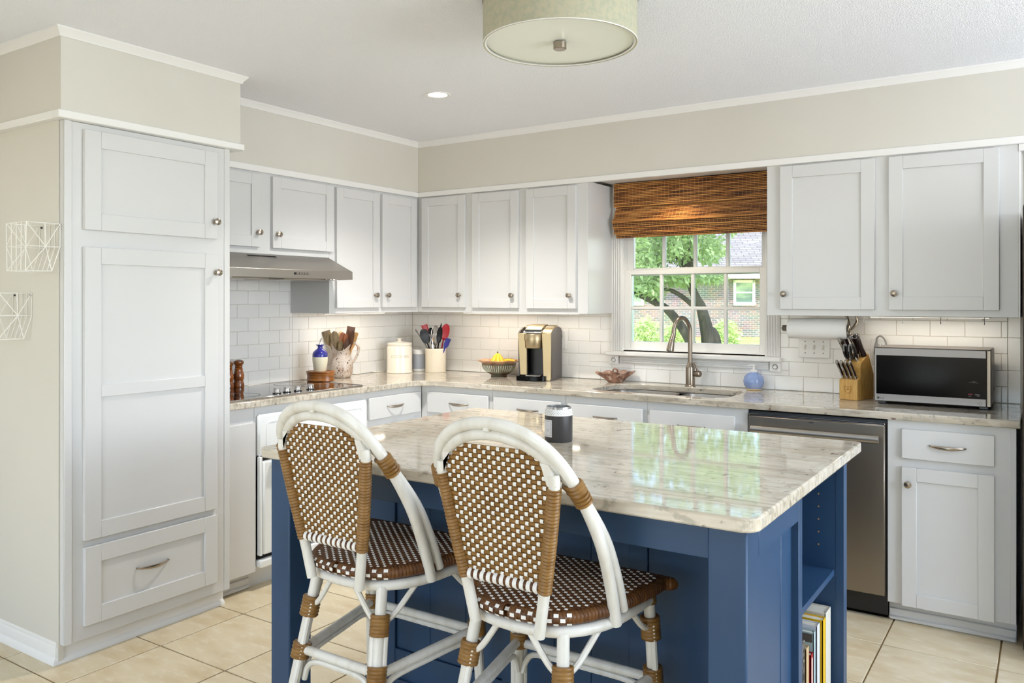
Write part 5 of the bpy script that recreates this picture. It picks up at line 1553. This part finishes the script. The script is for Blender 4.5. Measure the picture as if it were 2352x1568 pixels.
# local: x right along the front, y to the back
mb = MB(); mb.prism([(0, 0), (0, .098), (.034, .108), (.034, 0)], -.045, .045, 'x'); mb.build('front_block', 'wood_bamboo', kb, bevel=.003)
mb = MB(); mb.prism([(.034, 0), (.034, .160), (.038, .178), (.110, .222), (.118, .222), (.172, .120), (.172, 0)], -.045, .045, 'x'); mb.build('main_block', 'wood_bamboo_side', kb, bevel=.003)
em = MB()
sh_ = [(-.016, .016), (.0, .013), (.016, .016), (.015, -.004), (.009, -.014), (0, -.021), (-.009, -.014), (-.015, -.004)]
em.tube([(p[0], -.0012, .052 + p[1]) for p in sh_], .0009, 4, closed=True)
v, f = text_mesh('JA', .014, .0004); i0 = len(em.v); em.add(v, f); em.map(lambda p: (p.x, -.0006 - p.z, .053 + p.y), i0)
em.build('burnt_emblem', 'wood_burn', kb, kind='stuff')
def knife(px_, py_, pz_, L, label, grp, lean=-.36, curve=.008, r=.0105, yaw=.0, steel=False):
    t = thing('knife', label, 'knife', kb_pt(px_, py_, pz_), KR + yaw, group=grp)
    ax = Vector((lean * .75, lean * .8, 1)).normalized()
    P = [ax * (L * q) + Vector((0, curve * math.sin(PI * q), 0)) for q in (0, .12, .3, .5, .7, .86, 1.0)]
    MB().tube([P[0] - ax * .008, P[0], P[1]], [r * .55, r * .75, r * .8], 8, flat=(Vector((1, 0, 0)), .62)).build('bolster', 'steel', t)
    MB().tube([P[1], P[2], P[3], P[4], P[5]], [r * .78, r * .95, r * .85, r * .95, r * 1.0], 10, flat=(Vector((1, 0, 0)), .68)).build('handle', 'knife_black', t)
    MB().tube([P[5], P[5].lerp(P[6], .5), P[6], P[6] + ax * .003], [r * 1.0, r * 1.05, r * .8, r * .3], 10, flat=(Vector((1, 0, 0)), .7)).build('butt_cap', 'steel', t)
    sp_ = MB(); sp_.tube([p + Vector((0, -r * .85, 0)) for p in P[1:6]], r * .22, 5); sp_.build('spine_strip', 'steel', t)
    return t
def kb_pt(a, b, z):
    c, s_ = math.cos(KR), math.sin(KR)
    return (KX + a * c - b * s_, KY + a * s_ + b * c, Z + z)
for i, nm in enumerate(('leftmost', 'second from left', 'third from left', 'rightmost')):
    knife(-.033 + i * .0215, .016, .106, .088, 'steak knife in the front row of the knife block, ' + nm, 'steak knives in the block front', r=.0100, curve=.004)
knife(-.032, .060, .192, .110, 'large knife at the left of the block top row', 'large knives in the knife block', r=.0145)
knife(-.024, .082, .205, .118, 'large knife behind the shears in the knife block', 'large knives in the knife block', r=.0145)
knife(-.004, .100, .217, .122, 'tallest large knife at the back of the block', 'large knives in the knife block', r=.014)
knife(.012, .085, .207, .110, 'large knife left of the honing steel', 'large knives in the knife block', r=.014)
knife(.020, .055, .189, .085, 'short paring knife at the right front of the block top', 'large knives in the knife block', r=.0115)
hs_ = thing('honing_steel', 'dark round-handled honing steel with ring in the knife block', 'knife sharpener', kb_pt(.032, .095, .214), KR)
ax = Vector((-.26, -.28, 1)).normalized()
MB().tube([ax * -.006, ax * .004, ax * .03, ax * .075, ax * .105, ax * .110], [.0135, .0135, .0115, .0125, .0140, .011], 14).build('handle', 'knife_black', hs_)
c_ = ax * .108; e1 = Vector((1, 0, 0)); e2 = Vector((0, -.25, 1)).normalized()
MB().tube([c_ + (e1 * math.cos(2 * PI * k / 24) + e2 * math.sin(2 * PI * k / 24)) * .0135 + Vector((0, -.014, -.006)) for k in range(24)], .0011, 5, closed=True).build('ring', 'chrome', hs_)
ss = thing('kitchen_shears', 'black and grey handled kitchen shears in the knife block', 'scissors', kb_pt(-.010, .050, .186), KR)
for s_ in (-1, 1):
    lp_ = [Vector((s_ * .017 + .011 * math.cos(2 * PI * k / 20), -.014 - .012 * math.sin(2 * PI * k / 20) * 1.0 - .006, .048 + .034 * math.sin(2 * PI * k / 20))) for k in range(20)]
    MB().tube(lp_, .0048, 8, closed=True).build('handle_loop', 'black_plastic', ss)
    MB().tube([p + Vector((s_ * -.004, -.003, 0)) for p in lp_[3:11]], .0042, 7).build('grip_inlay', 'grey_plastic', ss)
MB().tube([(0, 0, -.01), (0, -.006, .018)], .007, 8).build('pivot', 'steel', ss)

# microwave
mw = thing('microwave_oven', 'stainless countertop microwave with black glass door', 'microwave', (3.350, -.20, ZC))
X0, X1, YF_, YB_, Z0, Z1 = 3.114, 3.588, -.345, -.062, .926, 1.178
MB().box(X0 + .004, X1 - .002, YF_ + .026, YB_, Z0, Z1, .005).build('body', 'microwave_steel', mw, world=True)
MB().box(X0, X1 - .016, YF_, YF_ + .012, Z0 + .001, Z1, .004).build('front_frame', 'microwave_steel', mw, world=True)
MB().box(X0 + .006, X1, YF_ + .012, YF_ + .026, Z0 + .001, Z1 - .001, .003).build('front_frame_back', 'steel_dark', mw, world=True)
gd = MB().box(X0 + .010, X1 - .0165, YF_ - .0015, YF_ + .004, Z0 + .036, Z1 - .036, .001).build('door_glass', 'black_gloss', mw, world=True)
def flat_text(body, size, x_, z_, m_, nm, par, y_=YF_ - .0004):
    v, f = text_mesh(body, size); q = MB(); q.add(v, f); q.map(lambda p: (x_ + p.x, y_, z_ + p.y)); return q.build(nm, m_, par, world=True, normals=False)
lg = flat_text('LG', .0135, X0 + .0345, Z0 + .0165, 'print_dark', 'brand_lettering', mw)
mb = MB(); mb.lathe([(0, 0), (.0062, 0), (.0062, .0005), (0, .0005)], 20); mb.map(lambda p: (X0 + .0175 + p.x, YF_ - p.z - .0001, Z0 + .0168 + p.y)); mb.build('brand_roundel', 'print_dark', mw, world=True)
mb = MB(); mb.tube([(X0 + .0175 + .0036 * math.cos(a * .3), YF_ - .0007, Z0 + .0168 + .0036 * math.sin(a * .3)) for a in range(2, 18)], .0005, 4); mb.build('brand_roundel_line', 'steel_h', mw, world=True)
mb = MB(); mb.tube([(X1 - .040 + .006 * math.cos(2 * PI * k / 20), YF_ - .0004, Z0 + .0165 + .006 * math.sin(2 * PI * k / 20)) for k in range(20)], .0006, 4, closed=True); mb.build('emblem_ring', 'print_dark', mw, world=True)
flat_text('1', .011, X1 - .052, Z0 + .0165, 'print_dark', 'emblem_numeral', mw)
for q in range(2): MB().box(X1 - .082, X1 - .060, YF_ - .0006, YF_, Z0 + .0135 + q * .004, Z0 + .0142 + q * .004).build('fine_print', 'print_grey', mw, world=True)
MB().box(X1 - .085, X1 - .048, YF_ - .0020, YF_ - .0014, Z0 + .107, Z0 + .1078).build('display_line', 'print_grey', gd, world=True)
flat_text('Timer', .006, X1 - .065, Z0 + .1125, 'print_grey', 'display_text', gd, YF_ - .0018)
for (a, zz, w_, m_) in ((-.088, .054, .018, 'print_red'), (-.086, .0465, .010, 'print_grey'), (-.062, .056, .018, 'print_grey'), (-.060, .0525, .018, 'print_grey'), (-.054, .049, .012, 'print_grey')):
    MB().box(X1 + a, X1 + a + w_, YF_ - .0020, YF_ - .0014, Z0 + zz, Z0 + zz + (.004 if m_ == 'print_red' else .0012)).build('door_print', m_, gd, world=True)
for (fx, fy) in ((X0 + .03, YF_ + .04), (X1 - .03, YF_ + .04), (X0 + .03, YB_ - .03), (X1 - .03, YB_ - .03)):
    MB().box(fx - .018, fx + .018, fy - .012, fy + .012, Z, Z0 + .001, .002).build('foot', 'black_plastic', mw, world=True)
for (yy, zz) in ((YF_ + .036, Z0 + .040), (YB_ - .035, Z0 + .062)):
    mb = MB(); mb.lathe([(0, 0), (.010, 0), (.010, .001), (0, .001)], 12); mb.map(lambda p: (X1 - .002 + p.z, yy + p.x * .5, zz + p.y)); mb.build('side_button', 'black_plastic', mw, world=True)

# ================================================================== WIRE BASKETS ON THE PANTRY SIDE
def basket(loc, label):
    t = thing('wire_basket', label, 'basket', loc, group='wire baskets on the pantry side')
    w = .075; R_ = .0016
    def side(s):
        x_ = s * w
        return dict(A=(x_, -.125, .180), B=(x_, -.002, .180), C=(x_, -.002, .092), D=(x_ * .92, -.030, 0), E=(x_ * .92, -.125, 0), F=(x_, -.125, .092), G=(x_, -.055, .092), T=(x_, -.058, .180))
    for s in (-1, 1):
        q = side(s)
        for a, b_ in ('AB', 'BC', 'CD', 'DE', 'EA', 'GA', 'GB', 'GC', 'GF', 'GE', 'GD', 'GT'):
            MB().tube([q[a], q[b_]], R_, 5).build('wire', 'wire_white', t)
    l, r = side(-1), side(1)
    for k in 'ABCDEF': MB().tube([l[k], r[k]], R_, 5).build('wire', 'wire_white', t)
    for f_ in (.25, .5, .75):
        a = Vector(l['A']).lerp(Vector(r['A']), f_); b_ = Vector(l['E']).lerp(Vector(r['E']), f_); MB().tube([a, b_], R_, 5).build('wire', 'wire_white', t)
        a = Vector(l['B']).lerp(Vector(r['B']), f_); b_ = Vector(l['C']).lerp(Vector(r['C']), f_); MB().tube([a, b_], R_, 5).build('wire', 'wire_white', t)
        b2_ = Vector(l['D']).lerp(Vector(r['D']), f_); MB().tube([b_, b2_], R_, 5).build('wire', 'wire_white', t)
    MB().tube([l['F'], Vector(l['A']).lerp(Vector(r['A']), .5), r['F'], Vector(l['E']).lerp(Vector(r['E']), .5), l['F']], R_, 5).build('wire', 'wire_white', t)
    for s in (-.8, .9):
        MB().ball((s * w, -.003, .172), .004, 8, 6).build('screw', 'print_dark', t)
basket((.572, -2.8205, 1.508), 'upper white wire basket on the pantry side wall')
basket((.362, -2.8205, 1.245), 'lower white wire basket at the left edge of the photo')

# ================================================================== OUTDOORS
struct('ground', MB().prism([(.6, -.30), (6, -.30), (24, .02), (75, .02), (75, -.5), (.6, -.5)], -70, 60, 'x'), 'lawn_green', 'sunny lawn outside the window')
HT = 31.0
hx = lambda u: (u - 1176.0) * HT / FPX
hz = lambda v: CAMZ - (v - HORIZON) * HT / FPX
_o = px(1176, HORIZON, HT)
ho_ = thing('neighbour_house', 'brick house with pale shingle roof seen through the window', 'house', (_o.x, _o.y, 0), -YAW)
MB().prism([(-8, -.3), (30, -.3), (30, 2.5), (-8, 2.5)], 0, .3, 'y', [[(hx(1684), hz(700)), (hx(1734), hz(700)), (hx(1734), hz(643)), (hx(1684), hz(643))], [(3.9, hz(700)), (hx(1478), hz(700)), (hx(1478), hz(643)), (3.9, hz(643))]]).build('wall', 'brick', ho_)
mb = MB()
mb.prism([(-.55, 2.34), (-.55, 2.40), (6.5, 6.2), (6.5, 6.1)], -9, 31, 'x'); mb.map(lambda p: p); rf = mb.build('roof', 'shingles', ho_)
MB().box(-9, 31, -.58, -.54, 2.22, 2.42).build('fascia', 'fascia', ho_); MB().box(-9, 31, -.55, .02, 2.24, 2.27).build('eave', 'fascia', ho_)
MB().box(9.3, 9.8, 1.9, 2.4, 3.45, 3.75, .03).build('roof_vent', 'fascia', rf)
for (a, b_) in ((hx(1684), hx(1734)), (3.9, hx(1478))):
    z0, z1 = hz(700), hz(643); zm = (z0 + z1) / 2; w_ = .10
    mb = MB(); mb.box(a, a + w_, -.04, .06, z0, z1); mb.box(b_ - w_, b_, -.04, .06, z0, z1); mb.box(a, b_, -.06, .06, z0 - .02, z0 + w_); mb.box(a, b_, -.04, .06, z1 - w_, z1); mb.box(a, b_, -.02, .06, zm - .03, zm + .03)
    wn = mb.build('window', 'fascia', ho_)
    MB().box(a + w_, b_ - w_, .03, .05, z0 + w_, zm - .03).build('pane', 'neighbour_glass', wn); MB().box(a + w_, b_ - w_, .02, .04, zm + .03, z1 - w_).build('pane', 'neighbour_glass', wn)

tr = thing('tree', 'leafy tree with leaning limbs in the yard outside the window', 'tree', tuple(px(1635, HORIZON, 14).xy) + (-.3,))
def pts(*q): return [px(u, v, t) for (u, v, t) in q]
def limb(nm, q, rr, par=None):
    P = crom(pts(*q), 4); R_ = []
    for i in range(len(P)):
        f = i / (len(P) - 1) * (len(rr) - 1); k = min(int(f), len(rr) - 2); R_.append(lerp(rr[k], rr[k + 1], f - k))
    return MB().tube(P, R_, 10).build(nm, 'bark', tr, world=True)
limb('trunk', [(1632, 915, 14), (1628, 790, 14), (1612, 711, 14), (1601, 688, 14), (1588, 655, 14), (1584, 600, 14), (1588, 540, 14), (1592, 460, 14)], [.20, .125, .09, .078, .07, .06, .055, .04])
limb('limb', [(1622, 860, 14), (1577, 769, 14), (1539, 717, 14), (1512, 698, 14), (1475, 679, 13.8), (1450, 667, 13.6), (1400, 640, 13)], [.09, .085, .075, .065, .055, .05, .03])
limb('limb', [(1598, 706, 14), (1588, 698, 14), (1567, 681, 14), (1542, 667, 14), (1520, 664, 14)], [.05, .045, .04, .035, .02])
limb('limb', [(1590, 665, 14), (1573, 610, 14.2), (1555, 575, 14.3), (1535, 535, 14.4), (1500, 470, 14.5)], [.06, .09, .09, .07, .04])
limb('limb', [(1640, 915, 14), (1642, 800, 14), (1638, 765, 14), (1630, 750, 14)], [.15, .12, .09, .03])
def leaves(mb, clusters, n, size, rng, asp=.45):
    tot = sum(c[6] for c in clusters)
    for (u, v, t, ru, rv, rt, wgt) in clusters:
        for _ in range(int(n * wgt / tot)):
            while True:
                a, b_, c = rng.uniform(-1, 1), rng.uniform(-1, 1), rng.uniform(-1, 1)
                if a * a + b_ * b_ + c * c < 1: break
            p = px(u + a * ru, v + b_ * rv, t + c * rt)
            d = Vector((rng.gauss(0, 1), rng.gauss(0, 1), rng.gauss(-.4, .6))).normalized(); s_ = size * rng.uniform(.6, 1.25)
            w = d.cross(Vector((rng.gauss(0, 1), rng.gauss(0, 1), rng.gauss(0, 1)))).normalized() * s_ * asp
            m_ = p + d * s_ * .5 + d.cross(w).normalized() * s_ * .08
            mb.add([p, m_ + w * .5, p + d * s_, m_ - w * .5], [(0, 1, 2, 3)])
rng = random.Random(11)
lv_ = MB()
leaves(lv_, [(1480, 600, 14, 62, 62, 1.2, 10), (1480, 655, 14, 45, 26, 1.0, 3.5), (1560, 560, 14, 60, 42, 1.2, 7), (1565, 635, 14, 55, 20, .8, 4), (1625, 570, 13.6, 42, 34, .9, 3.2), (1630, 636, 13.6, 38, 11, .5, 1.3), (1600, 470, 14, 190, 75, 2.2, 16), (1590, 330, 14.5, 260, 110, 2.6, 22), (1700, 420, 15.5, 110, 80, 1.5, 6), (1430, 520, 13.5, 90, 100, 1.8, 8), (1505, 672, 14, 26, 16, .5, .8)], 13000, .125, rng)
lv_.build('foliage', 'leaf_tree', tr, world=True, kind='stuff', normals=False, smooth=0)
def shrub(u, v, t, ru, rv, label):
    s_ = thing('shrub', label, 'shrub', tuple(px(u, v, t).xy) + (-.3,), group='shrubs by the brick wall')
    base = px(u, v, t)
    for k in range(5):
        MB().tube([Vector((base.x, base.y, -.3)), Vector((base.x, base.y, -.3)).lerp(px(u + (k - 2) * ru * .35, v, t), .7)], .02, 5).build('stem', 'bark', s_, world=True)
    mb = MB(); leaves(mb, [(u, v, t, ru, rv, ru * t / FPX, 1), (u - ru * .1, v - rv * .25, t, ru * .6, rv * .8, ru * t / FPX * .8, .5)], 1500, .17, rng, .30)
    mb.build('foliage', 'leaf_shrub', s_, world=True, kind='stuff', normals=False, smooth=0)
shrub(1487, 775, 26, 36, 48, 'bright green shrub at the left of the window view')
shrub(1552, 786, 23.6, 34, 42, 'bright green shrub between the tree limbs')
shrub(1668, 776, 26, 34, 44, 'bright green shrub right of the tree trunk')
